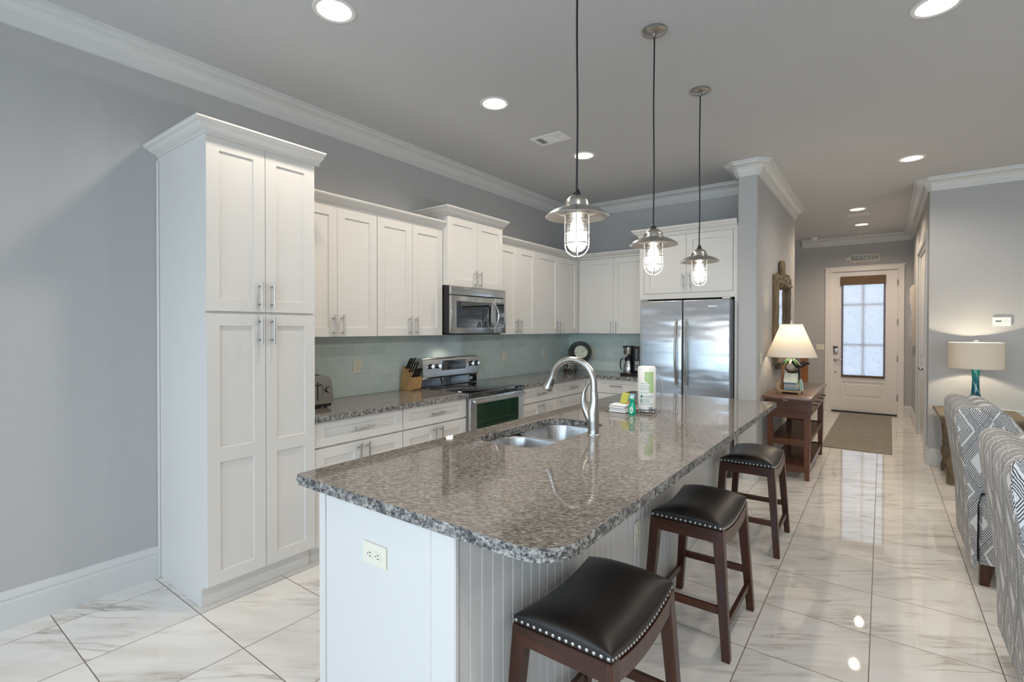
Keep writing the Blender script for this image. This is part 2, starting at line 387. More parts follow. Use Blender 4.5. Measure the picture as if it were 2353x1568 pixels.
def sweep(bm, path, prof, closed=False):
    """moulding: path of (x,y), profile of (out, z); 'out' goes to the left of the path's direction"""
    n = len(path); P = [Vector(p) for p in path]; off = []
    for i in range(n):
        ds = []
        if i or closed: ds.append((P[i] - P[i - 1]).normalized())
        if i < n - 1 or closed: ds.append((P[(i + 1) % n] - P[i]).normalized())
        ns = [Vector((-d.y, d.x)) for d in ds]
        m = ns[0] if len(ns) == 1 else (ns[0] + ns[1]) / (1 + ns[0].dot(ns[1]))
        off.append(m)
    rows = [[bm.verts.new((P[i].x + off[i].x * o, P[i].y + off[i].y * o, z)) for o, z in prof] for i in range(n)]
    m = len(prof)
    for i in range(n if closed else n - 1):
        a = rows[i]; b = rows[(i + 1) % n]
        for k in range(m): bm.faces.new((a[k], a[(k + 1) % m], b[(k + 1) % m], b[k]))
    if not closed: bm.faces.new(rows[0]); bm.faces.new(rows[-1][::-1])
    return bm
def slab(bm, outer, holes, z0, z1):
    loops = [outer] + holes
    flat = [p for L in loops for p in L]
    tris = tessellate_polygon([[Vector((p[0], p[1], 0)) for p in L] for L in loops])
    T = [bm.verts.new((p[0], p[1], z1)) for p in flat]; B = [bm.verts.new((p[0], p[1], z0)) for p in flat]
    for a, b, c in tris:
        try: bm.faces.new((T[a], T[b], T[c])); bm.faces.new((B[c], B[b], B[a]))
        except ValueError: pass
    return T, B, loops
def link(o): COL.objects.link(o); return o
def build(name, bm, mat, parent=None, origin=None, sharp=32, mats=None):
    if sharp: bmesh.ops.recalc_face_normals(bm, faces=bm.faces)
    me = bpy.data.meshes.new(name)
    off = Vector((0, 0, 0))
    if parent is not None: off = WL[parent]
    elif origin is not None:
        if origin == 'base':
            xs = [v.co.x for v in bm.verts]; ys = [v.co.y for v in bm.verts]; zs = [v.co.z for v in bm.verts]
            off = Vector(((min(xs) + max(xs)) / 2, (min(ys) + max(ys)) / 2, min(zs)))
        else: off = Vector(origin)
    for v in bm.verts: v.co -= off
    bm.to_mesh(me); bm.free()
    if sharp:
        for p in me.polygons: p.use_smooth = True
        me.set_sharp_from_angle(angle=math.radians(sharp))
    if mats:
        for m_ in mats: me.materials.append(M[m_])
    else: me.materials.append(M[mat] if isinstance(mat, str) else mat)
    o = link(bpy.data.objects.new(name, me))
    if parent is not None: o.parent = parent; WL[o] = off
    else: o.location = off; WL[o] = off
    return o
WL = {}      # world location of every thing's origin
def tag(o, label, cat, group=None):
    o['label'] = label; o['category'] = cat
    if group: o['group'] = group
    return o
def thing(name, loc, label, cat, group=None):
    o = link(bpy.data.objects.new(name, None)); o.location = loc; o.empty_display_size = .05; WL[o] = Vector(loc)
    return tag(o, label, cat, group)
def struct(name, bm, mat, sharp=32, mats=None):
    o = build(name, bm, mat, sharp=sharp, mats=mats); o['kind'] = 'structure'; return o
def dup(root, loc, label, rotz=None, group=None):
    r = root.copy(); link(r); r.location = loc; r['label'] = label
    if rotz is not None: r.rotation_euler = (0, 0, rotz)
    if group: r['group'] = group
    for ch in list(root.children):
        c = ch.copy(); link(c); c.parent = r
        for gch in list(ch.children):
            d = gch.copy(); link(d); d.parent = c
    return r
def rrect(x0, x1, y0, y1, rs, n=8):
    """rounded rectangle, ccw from lower left; rs = radii of (ll, lr, ur, ul)"""
    out = []
    for (cx, cy, sx, sy, a0, r) in ((x0, y0, 1, 1, PI, rs[0]), (x1, y0, -1, 1, 1.5 * PI, rs[1]), (x1, y1, -1, -1, 0, rs[2]), (x0, y1, 1, -1, .5 * PI, rs[3])):
        if r <= 0: out.append((cx, cy)); continue
        for k in range(n + 1):
            a = a0 + (PI / 2) * k / n; out.append((cx + sx * r + r * math.cos(a), cy + sy * r + r * math.sin(a)))
    return out
def densify(loop, step):
    out = []
    for i in range(len(loop)):
        a = Vector(loop[i]); b = Vector(loop[(i + 1) % len(loop)]); n = max(1, int((b - a).length / step))
        out += [tuple(a + (b - a) * k / n) for k in range(n)]
    return out

# ------------------------------------------------------------ the room
CZ = 3.0104; ZC = 2.8841
XR = 3.7486; YR = 6.925; YH = 10.43; YB = 5.8601; WX0, WX1, WY0, WY1 = 2.2345, 2.409, 5.214, 7.69
bm = NB(); box(bm, -.12, 9.1, REAR - .1, YH + .25, -.08, 0); struct('floor', bm, 'floor')
DL = [(1.171, 1.546), (1.171, 2.815), (1.171, 4.115), (3.556, 3.264), (3.563, 5.974), (3.083, 8.051), (3.097, 9.249), (3.556, .56), (6.2, .56), (6.2, 3.264), (6.2, 5.974), (1.171, -1.6), (3.556, -1.9), (6.2, -1.9)]
bm = NB()
circ = lambda c, r, n=28: [(c[0] + r * math.cos(2 * PI * k / n), c[1] + r * math.sin(2 * PI * k / n)) for k in range(n)]
T_, B_, loops = slab(bm, [(-.12, REAR - .1), (9.1, REAR - .1), (9.1, YH + .25), (-.12, YH + .25)], [circ(c, .086) for c in DL], CZ, CZ + .10)
i0 = 0
for L in loops:
    n = len(L)
    for k in range(n): bm.faces.new((T_[i0 + k], T_[i0 + (k + 1) % n], B_[i0 + (k + 1) % n], B_[i0 + k]))
    i0 += n
struct('ceiling', bm, 'ceil')
bm = NB(); l0, l1, l2, l3 = LWIN
box(bm, -.12, 0, l1, YB + .12, 0, CZ); box(bm, -.12, 0, REAR - .1, l0, 0, CZ); box(bm, -.12, 0, l0, l1, 0, l2); box(bm, -.12, 0, l0, l1, l3, CZ); struct('wall_left', bm, 'wall')
bm = NB(); mid = (l0 + l1) / 2
for y in (l0, mid - .03, l1 - .06): box(bm, -.10, -.04, y, y + .06, l2, l3)
for z in (l2, l3 - .06, l2 + .62): box(bm, -.10, -.04, l0, l1, z, z + .06)
o = struct('window_4', bm, 'trim')  # frame of the window added out of view for the fridge doors
bm = NB(); box(bm, -.075, -.065, l0, l1, l2, l3); build('pane', bm, 'pane', o)
bm = NB(); box(bm, 0, WX0, YB, YB + .12, 0, CZ); struct('wall_back', bm, 'wall')
bm = NB(); prism(bm, rrect(WX0, WX1, WY0, WY1, (.02, .02, .0, .0), 5), 'z', 0, CZ); struct('wall_divider', bm, 'wall')
bm = NB(); box(bm, 1.0, XR, YH, YH + .12, 2.45, CZ); box(bm, 1.0, 2.62, YH, YH + .12, 0, 2.45); box(bm, 3.575, XR, YH, YH + .12, 0, 2.45); struct('wall_hall', bm, 'wall')
bm = NB(); box(bm, 1.0, 1.12, WY1, YH, 0, CZ); box(bm, 1.12, WX0, WY1 - .12, WY1, 0, CZ); struct('wall_stair', bm, 'wall')
bm = NB()      # right of the hall, with the closet doorway
box(bm, XR, XR + .13, YR, 7.22, 0, CZ); box(bm, XR, XR + .13, 8.86, YH, 0, CZ); box(bm, XR, XR + .13, 7.22, 8.86, 2.44, CZ); box(bm, XR + .13, 9, YR, YR + .12, 0, CZ)
struct('wall_right', bm, 'wall')
bm = NB(); box(bm, 9.0, 9.1, REAR - .1, YR + .12, 0, CZ); struct('wall_far_right', bm, 'wall')
bm = NB(); xs = [0.0]
for a, b, c, d in WINS:
    box(bm, xs[-1], a, REAR - .1, REAR, 0, CZ); box(bm, a, b, REAR - .1, REAR, 0, c); box(bm, a, b, REAR - .1, REAR, d, CZ); xs.append(b)
box(bm, xs[-1], 9.0, REAR - .1, REAR, 0, CZ); struct('wall_rear', bm, 'wall')
for k, (a, b, c, d) in enumerate(WINS):
    bm = NB(); mid = (a + b) / 2
    for x in (a, mid - .03, b - .06): box(bm, x, x + .06, REAR - .08, REAR - .02, c, d)
    for z in (c, d - .06, c + .62): box(bm, a, b, REAR - .08, REAR - .02, z, z + .06)
    o = struct('window_%d' % (k + 1), bm, 'trim')
    bm = NB(); box(bm, a, b, REAR - .055, REAR - .045, c, d); build('pane', bm, 'pane', o)

CROWN = [(0, ZC), (.012, ZC), (.014, ZC + .012), (.020, ZC + .014), (.022, ZC + .026), (.030, ZC + .029), (.032, ZC + .040)]
for k in range(7):
    a = PI / 2 * k / 6; CROWN.append((.036 + .062 * (1 - math.cos(a)), ZC + .044 + .052 * math.sin(a)))
CROWN += [(.103, ZC + .100), (.106, ZC + .112), (.122, ZC + .114), (.124, CZ), (0, CZ)]
def crown(name, path):
    bm = NB(); sweep(bm, path, CROWN); return struct(name, bm, 'trim', 25)
cv = .022
crown('trim_1', [(WX0, 5.55), (WX0, YB), (0, YB), (0, REAR)])
crown('trim_2', [(WX1, WY1 - .02), (WX1, WY0 + cv), (WX1 - cv, WY0), (WX0 + cv, WY0), (WX0, WY0 + cv), (WX0, 5.545)])
crown('trim_3', [(9.0, YR), (XR + cv, YR), (XR, YR + cv), (XR, YH), (2.19, YH)])
crown('trim_4', [(0, REAR), (9.0, REAR), (9.0, YR)])
BASE = [(0, 0), (.017, 0), (.017, .128), (.013, .134), (.013, .142), (.016, .147), (.015, .156), (.009, .166), (.006, .178), (0, .182)]
def baseb(name, path):
    bm = NB(); sweep(bm, path, BASE); return struct(name, bm, 'trim', 25)
baseb('baseboard_left', [(0, 1.1665), (0, REAR)])
baseb('baseboard_divider', [(WX1, WY1), (WX1, WY0 + .02), (WX1 - .02, WY0), (WX0 + .06, WY0)])
baseb('baseboard_hall', [(2.545, YH), (1.12, YH)])
baseb('baseboard_hall_right', [(XR, YH - .0), (3.645, YH)])
baseb('baseboard_closet', [(XR, 8.965), (XR, YH)])
baseb('baseboard_right', [(9.0, YR), (XR + .02, YR), (XR, YR + .02), (XR, 7.115)])

# glass tile behind the worktops
bm = NB(); box(bm, 0, .009, 1.776, YB, .9075, 1.382); struct('wall_backsplash_left', bm, 'tile_l')
bm = NB(); box(bm, .009, 1.262, YB - .009, YB, .9075, 1.382); struct('wall_backsplash_back', bm, 'tile_b')

# front door in the hall
bm = NB(); dx0, dx1 = 2.648, 3.556
for x0, x1 in ((2.545, 2.637), (3.567, 3.645)): box(bm, x0, x1, YH - .022, YH, 0, 2.424, .004, 1)
box(bm, 2.545, 3.645, YH - .022, YH, 2.424, 2.50, .004, 1); box(bm, 2.53, 3.66, YH - .03, YH, 2.495, 2.512, .003, 1)
box(bm, 2.62, 2.648, YH, YH + .12, 0, 2.45); box(bm, 3.558, 3.576, YH, YH + .12, 0, 2.45); box(bm, 2.648, 3.558, YH, YH + .12, 2.424, 2.45)
box(bm, 2.64, 2.67, YH + .058, YH + .09, 0, 2.44); box(bm, 3.535, 3.57, YH + .058, YH + .09, 0, 2.44); box(bm, 2.64, 3.57, YH + .058, YH + .09, 2.40, 2.44)
door1 = struct('door_1', bm, 'door')
gx0, gx1, gz0, gz1 = 2.80, 3.385, .64, 2.28
bm = NB()
box(bm, dx0, gx0, YH + .012, YH + .056, .02, 2.42); box(bm, gx1, dx1, YH + .012, YH + .056, .02, 2.42); box(bm, gx0, gx1, YH + .012, YH + .056, gz1, 2.42)
box(bm, gx0, gx1, YH + .012, YH + .056, .02, .25); box(bm, gx0, gx1, YH + .012, YH + .056, .53, gz0); box(bm, gx0, gx1, YH + .024, YH + .056, .25, .53); box(bm, gx0 + .05, gx1 - .05, YH + .016, YH + .03, .29, .49, .006, 1)
build('door_panel', bm, 'door', door1)
bm = NB(); box(bm, gx0, gx1, YH + .036, YH + .042, gz0, gz1); build('pane', bm, 'pane', door1)
bm = NB(); mx = (gx0 + gx1) / 2
box(bm, mx - .010, mx + .010, YH + .026, YH + .052, gz0, gz1)
for k in (1, 2): z = gz0 + (gz1 - gz0) * k / 3 + (.12 if k == 2 else -.02); box(bm, gx0, gx1, YH + .027, YH + .051, z - .010, z + .010)
build('muntins', bm, 'door', door1)
bm = NB(); box(bm, dx0, dx1, YH - .03, YH + .10, 0, .022); build('threshold', bm, 'bronze', door1)
bm = NB(); lathe(bm, [(0, 0), (.028, 0), (.028, .008), (.010, .012), (.009, .04), (0, .04)], seg=16)
bmesh.ops.rotate(bm, verts=bm.verts, cent=(0, 0, 0), matrix=Matrix.Rotation(PI / 2, 3, 'X')); bmesh.ops.translate(bm, verts=bm.verts, vec=(2.702, YH + .012, .90))
tube(bm, spline([(2.702, YH - .024, .90), (2.74, YH - .03, .897), (2.80, YH - .028, .906)], 4), [.008] * 8 + [.006]); build('door_lever', bm, 'nickel', door1)
bm = NB(); box(bm, 2.672, 2.732, YH - .012, YH + .012, 1.0, 1.125, .006); kp = build('keypad_lock', bm, 'nickel', door1)
bm = NB(); box(bm, 2.668, 2.736, YH - .018, YH - .010, 1.105, 1.135, .004); build('keypad_cover', bm, 'black', kp)
bm = NB(); ball(bm, (2.702, YH + .01, .685), .010, 10); build('lower_lock', bm, 'bronze', door1)
for z in (2.2, 1.55, .95, .3):
    bm = NB(); tube(bm, [(3.560, YH + .004, z - .05), (3.560, YH + .004, z + .05)], .008, 8); build('hinge', bm, 'nickel', door1)

# closet doorway on the right of the hall
bm = NB()
for y0, y1 in ((7.125, 7.22), (8.86, 8.955)): box(bm, XR - .020, XR, y0, y1, 0, 2.44, .004, 1)
box(bm, XR - .020, XR, 7.125, 8.955, 2.44, 2.53, .004, 1)
box(bm, XR, XR + .13, 7.205, 7.235, 0, 2.44); box(bm, XR, XR + .13, 8.845, 8.875, 0, 2.44); box(bm, XR, XR + .13, 7.22, 8.86, 2.425, 2.445)
door2 = struct('door_2', bm, 'trim')
for y0, y1 in ((7.237, 8.036), (8.044, 8.843)):
    bm = NB(); box(bm, XR + .03, XR + .065, y0, y1, .012, 2.42, .003, 1)
    for z0, z1 in ((.2, .95), (1.1, 2.28)): box(bm, XR + .022, XR + .04, y0 + .12, y1 - .12, z0, z1, .008, 1)
    lf = build('door_leaf', bm, 'trim', door2)
    bm = NB(); ball(bm, (XR - .012, (y1 if y0 < 8 else y0) + (-.05 if y0 < 8 else .05), .95), .024, 12); tube(bm, [(XR + .03, (y1 - .05 if y0 < 8 else y0 + .05), .95), (XR - .01, (y1 - .05 if y0 < 8 else y0 + .05), .95)], .01); build('knob', bm, 'nickel', lf)
for z in (2.17, 1.52, .90, .27):
    bm = NB(); tube(bm, [(XR + .012, 7.246, z - .05), (XR + .012, 7.246, z + .05)], .009, 8); box(bm, XR + .005, XR + .03, 7.236, 7.25, z - .05, z + .05); build('hinge', bm, 'nickel', door2)

def text(name, body, size, mat, parent, loc, **kw):
    """lettering standing in a wall plane that faces -y, as a mesh part"""
    fc = bpy.data.curves.new(name, 'FONT'); fc.body = body; fc.size = size
    for k, v in kw.items(): setattr(fc, k, v)
    o = link(bpy.data.objects.new(name, fc)); bpy.context.view_layer.update()
    me = bpy.data.meshes.new_from_object(o.evaluated_get(bpy.context.evaluated_depsgraph_get()))
    bpy.data.objects.remove(o); bpy.data.curves.remove(fc); me.name = name
    me.transform(Matrix.Translation(Vector(loc) - WL[parent]) @ Matrix.Rotation(PI / 2, 4, 'X'))
    me.materials.clear(); me.materials.append(M[mat] if isinstance(mat, str) else mat)
    o = link(bpy.data.objects.new(name, me)); o.parent = parent; return o

# ------------------------------------------------------------ ceiling fittings
DL_L = ['recessed downlight over the kitchen aisle, nearest to the tall pantry cabinet',
        'middle recessed downlight over the kitchen aisle, in front of the ceiling vent',
        'recessed downlight over the kitchen aisle, beyond the ceiling vent by the first pendant cord',
        'recessed downlight cut by the top edge above the walkway', 'recessed downlight over the walkway at the mouth of the hall',
        'nearer recessed downlight in the hall ceiling, in front of the long vent', 'farther recessed downlight in the hall ceiling, behind the long vent',
        'recessed downlight over the walkway beside the camera', 'recessed living room downlight nearest the windows', 'recessed living room downlight over the armchairs',
        'recessed living room downlight by the lamp wall', 'recessed downlight near the rear windows on the left', 'recessed downlight near the rear windows in the middle', 'recessed downlight near the rear windows on the far side']
for k, (x, y) in enumerate(DL):
    t = thing('recessed_downlight', (x, y, CZ), DL_L[k], 'light', 'recessed downlights in the ceiling')
    bm = NB(); lathe(bm, [(.085, 0), (.103, 0), (.103, -.003), (.098, -.006), (.084, -.004), (.080, .004), (.085, 0)], (x, y), 32, CZ); build('trim_ring', bm, 'whitepl', t)
    bm = NB(); lathe(bm, [(.082, -.002), (.064, .075), (.066, .078), (.084, 0)], (x, y), 32, CZ); build('baffle', bm, 'canwhite', t)
    bm = NB(); lathe(bm, [(0, .062), (.045, .064), (.064, .074)], (x, y), 28, CZ); build('lens', bm, 'lens', t)
    lamp_spot((x, y, CZ - .012), DOWN_W * (1.5 if 5 <= k <= 6 else 1.0), .05, (1, .80, .60) if 5 <= k <= 6 else WARM, math.radians(156), .7, parent=t, name='downlight_beam')
def vent(name, x0, x1, y0, y1, label, split):
    t = thing(name, ((x0 + x1) / 2, (y0 + y1) / 2, CZ), label, 'vent')
    bm = NB(); fr = min(.03, (y1 - y0) * .22)
    for a, b, c, d in ((x0, x1, y0, y0 + fr), (x0, x1, y1 - fr, y1), (x0, x0 + fr, y0 + fr, y1 - fr), (x1 - fr, x1, y0 + fr, y1 - fr)): box(bm, a, b, c, d, CZ - .008, CZ, .002, 1)
    build('frame', bm, 'whitepl', t)
    bm = NB(); box(bm, x0 + fr, x1 - fr, y0 + fr, y1 - fr, CZ - .0025, CZ - .0005); build('duct_backing', bm, 'darkgap', t)
    bm = NB(); xa, xb = x0 + fr, x1 - fr; third = (xb - xa) * .28
    def sl(a, b, n, ang, ax):
        for i in range(n):
            c = a + (b - a) * (i + .5) / n
            if ax == 'x': beam(bm, (c, y0 + fr, CZ - .005), (c, y1 - fr, CZ - .005), .009, .0014, (math.sin(ang), 0, math.cos(ang)))
            else: beam(bm, (xa + third, c, CZ - .005), (xb - third, c, CZ - .005), .009, .0014, (0, math.sin(ang), math.cos(ang)))
    if split:
        sl(xa, xa + third - .004, 6, .5, 'x'); sl(xb - third + .004, xb, 6, -.5, 'x'); sl(y0 + fr, y1 - fr, 8, 1.0, 'y')
        box(bm, xa + third - .004, xa + third, y0 + fr, y1 - fr, CZ - .007, CZ - .001); box(bm, xb - third, xb - third + .004, y0 + fr, y1 - fr, CZ - .007, CZ - .001)
    else: sl(xa, xb, max(8, int((xb - xa) / .016)), .4, 'x')
    build('louvres', bm, 'whitepl', t)
vent('air_vent', 1.0, 1.292, 3.497, 3.684, 'white three-way air vent in the kitchen ceiling between two downlights', True)
vent('air_vent', 2.953, 3.21, 8.40, 8.50, 'long narrow white air vent between the two hall downlights', False)
vent('air_vent', 3.03, 3.17, 9.90, 9.98, 'tiny white air vent in the hall ceiling close to the front door', False)
bm = NB(); lathe(bm, [(0, -.045), (.045, -.043), (.058, -.03), (.062, 0), (0, 0)], (2.40, 10.11), 24, CZ)
tag(build('smoke_detector', bm, 'whitepl', origin=(2.40, 10.11, CZ)), 'round white smoke detector on the hall ceiling near the front door', 'smoke detector')

# ------------------------------------------------------------ pendants
def pendant(x, y, label):
    t = thing('pendant_lamp', (x, y, CZ), label, 'pendant lamp', 'nautical cage pendants over the island'); c = (x, y)
    bm = NB(); lathe(bm, [(0, 0), (.058, 0), (.062, -.004), (.062, -.012), (.045, -.020), (.012, -.024), (.011, -.04), (0, -.04)], c, 28, CZ); build('canopy', bm, 'nickel', t)
    bm = NB(); zs = [CZ - .03 - (CZ - .03 - 1.98) * k / 20 for k in range(21)]
    tube(bm, [(x + .0015 * math.sin(z * 9), y, z) for z in zs], .0042, 8); build('cord', bm, 'cord', t)
    bm = NB(); lathe(bm, [(0, 1.993), (.007, 1.991), (.011, 1.985), (.0125, 1.976), (.015, 1.974), (.0155, 1.962), (0, 1.962)], c, 8); build('socket_cap', bm, 'black', t)
    bm = NB(); lathe(bm, [(.013, 1.9655), (.024, 1.963), (.036, 1.954), (.0445, 1.943), (.0455, 1.941), (.0465, 1.942), (.0505, 1.930), (.0512, 1.922), (.0522, 1.919), (.056, 1.9165), (.075, 1.9125), (.096, 1.9035), (.112, 1.893), (.122, 1.885), (.1255, 1.8815), (.1245, 1.8795), (.120, 1.8825), (.110, 1.8895), (.094, 1.8985), (.086, 1.9005), (.084, 1.899), (.080, 1.903), (.052, 1.909), (.047, 1.909), (.044, 1.915), (.030, 1.945), (.013, 1.958)], c, 40); build('reflector_shade', bm, 'nickel', t)
    bm = NB(); lathe(bm, [(.0475, 1.908), (.0475, 1.888), (.0440, 1.886), (.0430, 1.908)], c, 32); build('collar', bm, 'nickel', t)
    bm = NB(); R = .0480
    for k in range(4):
        a = math.radians(-64) + PI / 2 * k; d = (math.cos(a), math.sin(a)); pts = [(x + d[0] * R, y + d[1] * R, z) for z in (1.905, 1.86, 1.82, 1.79, 1.775)]
        pts += [(x + d[0] * R * math.cos(b), y + d[1] * R * math.cos(b), 1.772 - .050 * math.sin(b)) for b in [PI / 2 * j / 7 for j in range(1, 8)]]
        tube(bm, pts, .0021, 8)
    for z in (1.864, 1.820, 1.775): tube(bm, [(x + R * math.cos(2 * PI * k / 32), y + R * math.sin(2 * PI * k / 32), z) for k in range(32)], .0021, 8, closed=True)
    ball(bm, (x, y, 1.722), .0035, 8); build('cage', bm, 'nickel', t)
    bm = NB(); r = .0405; pr = [(r, 1.900), (r, 1.78)] + [(r * math.cos(b), 1.78 - .040 * math.sin(b)) for b in [PI / 2 * j / 8 for j in range(1, 9)]]
    pr[-1] = (0, pr[-1][1]); lathe(bm, pr, c, 28); build('glass_jar', bm, 'jar', t)
    bm = NB(); lathe(bm, [(0, 1.905), (.013, 1.905), (.014, 1.875), (.020, 1.862), (.026, 1.845), (.0275, 1.832), (.024, 1.818), (.014, 1.808), (0, 1.805)], c, 20); build('light_bulb', bm, 'bulb', t)
    lamp_point((x, y, 1.785), 7.0, .02, (1, .93, .83), t, 'pendant_glow')
pendant(2.380, 1.823, 'brushed metal cage pendant nearest the camera, hanging before the ceiling corner')
pendant(2.380, 2.646, 'middle one of the three brushed metal cage pendants over the island')
pendant(2.380, 3.469, 'brushed metal cage pendant farthest away, nearest the fridge and wall column')

# ------------------------------------------------------------ cabinets
def mapL(x0): return lambda a, b, c: (x0 + c, a, b)          # fronts facing +x along the left wall
def mapB(y0): return lambda a, b, c: (a, y0 - c, b)          # fronts facing -y along the back wall
def shaker(Mp, a0, a1, b0, b1, ops=None, fr=.062, th=.020, rec=.009):
    bm = NB(); V = lambda a, b, c: bm.verts.new(Mp(a, b, c))
    if ops is None: ops = [(b0 + fr, b1 - fr)]
    o0, o1 = a0 + fr, a1 - fr
    def quad(*p): bm.faces.new([V(*q) for q in p])
    quad((a0, b0, th), (o0, b0, th), (o0, b1, th), (a0, b1, th)); quad((o1, b0, th), (a1, b0, th), (a1, b1, th), (o1, b1, th))
    lo = b0
    for p, q in ops:
        quad((o0, lo, th), (o1, lo, th), (o1, p, th), (o0, p, th)); lo = q
        i = .0025; r = th - rec
        quad((o0, p, th), (o1, p, th), (o1 - i, p + i, r), (o0 + i, p + i, r)); quad((o0, q, th), (o1, q, th), (o1 - i, q - i, r), (o0 + i, q - i, r))
        quad((o0, p, th), (o0, q, th), (o0 + i, q - i, r), (o0 + i, p + i, r)); quad((o1, p, th), (o1, q, th), (o1 - i, q - i, r), (o1 - i, p + i, r))
        quad((o0 + i, p + i, r), (o1 - i, p + i, r), (o1 - i, q - i, r), (o0 + i, q - i, r))
    quad((o0, lo, th), (o1, lo, th), (o1, b1, th), (o0, b1, th))
    quad((a0, b0, 0), (a1, b0, 0), (a1, b1, 0), (a0, b1, 0))
    quad((a0, b0, 0), (a1, b0, 0), (a1, b0, th), (a0, b0, th)); quad((a0, b1, 0), (a1, b1, 0), (a1, b1, th), (a0, b1, th))
    quad((a0, b0, 0), (a0, b1, 0), (a0, b1, th), (a0, b0, th)); quad((a1, b0, 0), (a1, b1, 0), (a1, b1, th), (a1, b0, th))
    cdir = (Vector(Mp(0, 0, 1)) - Vector(Mp(0, 0, 0))); mid = Vector(Mp((a0 + a1) / 2, (b0 + b1) / 2, th / 2))
    for f in bm.faces:
        f.normal_update(); d = f.normal.dot(cdir); fc_ = f.calc_center_median() - mid
        out = d if abs(d) > .1 and fc_.dot(cdir) > -th * .4 else f.normal.dot(fc_)
        if out < 0: f.normal_flip()
    return bm
def pull(Mp, a, b, vertical, parent, L=.148, th=.020):
    bm = NB(); h = L / 2; q = h - .024
    P = (lambda s: Mp(a, b + s, th + .030)) if vertical else (lambda s: Mp(a + s, b, th + .030))
    tube(bm, [P(-h), P(h)], .0058, 10)
    for s in (-q, q):
        e_ = Mp(a, b + s, th - .001) if vertical else Mp(a + s, b, th - .001)
        tube(bm, [e_, P(s)], .0048, 8)
    build('handle', bm, 'nickel', parent)
def carcass(Mp, a0, a1, b0, b1, depth, toe=0):
    bm = NB(); p = Mp(a0, b0, -depth); q = Mp(a1, b1, 0)
    lo = [min(i, j) for i, j in zip(p, q)]; hi = [max(i, j) for i, j in zip(p, q)]
    box(bm, lo[0], hi[0], lo[1], hi[1], lo[2], hi[2]); return bm
def door_pair(Mp, t, a0, am, a1, b0, b1, hb, ops=None, one=None):
    g = .0015
    for k, (x0, x1) in enumerate(((a0, am), (am, a1))):
        if one is not None and k != one: continue
        d = build('door', shaker(Mp, x0 + g, x1 - g, b0, b1, ops), 'cab', t, sharp=0)
        pull(Mp, (x1 - .034) if k == 0 else (x0 + .034), hb, True, d)
CCR = [(0, 0), (.006, 0), (.006, .010), (.012, .012), (.012, .022), (.016, .024), (.022, .030), (.030, .034), (.036, .042), (.040, .050), (.050, .056), (.054, .064), (.054, .074), (0, .074)]
def cab_crown(name, path, z, parent=None, scale=1.0, zs=1.0, label=None):
    bm = NB(); sweep(bm, path, [(o * scale, z + h * zs) for o, h in CCR])
    o = build(name, bm, 'cab', parent, origin='base' if parent is None else None, sharp=25)
    if label: tag(o, label, 'moulding')
    return o
# tall pantry
t = thing('pantry_cabinet', (.31, 1.475, 0), 'tall white pantry cabinet standing alone against the grey left wall', 'cabinet')
Mp = mapL(.612); y0, y1 = 1.178, 1.774
bm = NB(); prism(bm, [(0.001, 0.001), (.555, .001), (.555, .095), (.575, .095), (.575, .115), (.612, .115), (.612, 2.415), (.001, 2.415)], 'y', y0, y0 + .018)
box(bm, .001, .612, y0 + .018, y1, .115, 2.415); box(bm, .001, .555, y0 + .018, y1, .001, .115); build('carcass', bm, 'cab', t)
bm = NB(); box(bm, .001, .02, y0 - .011, y0 - .0002, .001, 2.40, .003, 1); build('scribe_strip', bm, 'cab', t)
ym = 1.4755
door_pair(Mp, t, y0 - .002, ym, y1 - .002, 1.527, 2.408, 1.617)
door_pair(Mp, t, y0 - .002, ym, y1 - .002, .128, 1.514, 1.425, [(.19, .75), (.823, 1.452)])
cab_crown('crown_moulding', [(.0012, y0 + .010), (.628, y0 + .010), (.628, y1 + .026)][::-1], 2.409, t, 1.55, .85)
# wall cabinets on the left wall
def wall_cab(Mp, loc, a0, am, a1, b0, b1, depth, label, hb):
    t = thing('wall_cabinet', loc, label, 'cabinet', 'white two-door wall cabinets')
    build('carcass', carcass(Mp, a0 + .0006, a1 - .0006, b0 + .003, b1 + .006, depth), 'cab', t)
    door_pair(Mp, t, a0 + .001, am, a1 - .001, b0, b1, hb); return t
MU = mapL(.309)
wall_cab(MU, (.155, 2.12, 1.3815), 1.778, 2.131, 2.469, 1.3815, 2.274, .308, 'white two-door wall cabinet right next to the tall pantry, above the toaster', 1.459)
wall_cab(MU, (.155, 2.81, 1.3815), 2.471, 2.8155, 3.157, 1.3815, 2.274, .308, 'white two-door wall cabinet left of the microwave, above the knife block', 1.459)
wall_cab(MU, (.155, 4.26, 1.3815), 3.934, 4.257, 4.593, 1.3815, 2.274, .308, 'white two-door wall cabinet directly right of the microwave', 1.459)
wall_cab(MU, (.155, 5.06, 1.3815), 4.595, 5.061, 5.512, 1.3815, 2.274, .308, 'white two-door wall cabinet running into the kitchen corner, behind the nearest pendant', 1.459)
MBk = mapB(5.553)
wall_cab(MBk, (.73, 5.7, 1.3815), .345, .798, 1.236, 1.3815, 2.274, .306, 'white two-door wall cabinet on the back wall above the coffee maker', 1.459)
bm = NB(); box(bm, .001, .331, 5.5135, YB - .001, 1.3845, 2.28); box(bm, .331, .344, 5.5535, YB - .001, 1.3845, 2.28)
tag(build('corner_filler', bm, 'cab', origin='base'), 'plain white filler in the inside corner between left and back wall cabinets', 'cabinet')
t = wall_cab(mapL(.363), (.18, 3.55, 1.809), 3.162, 3.5498, 3.9295, 1.809, 2.402, .362, 'shorter, taller-standing white wall cabinet above the microwave', 1.885)
cab_crown('crown_moulding', [(.0012, 3.161), (.376, 3.161), (.376, 3.942)][::-1], 2.404, t, 1.55, .88)
cab_crown('cabinet_moulding', [(.311, 1.776), (.311, 3.160)][::-1], 2.281, None, 1.3, .9, 'white crown moulding along wall cabinets between pantry and microwave cabinet')
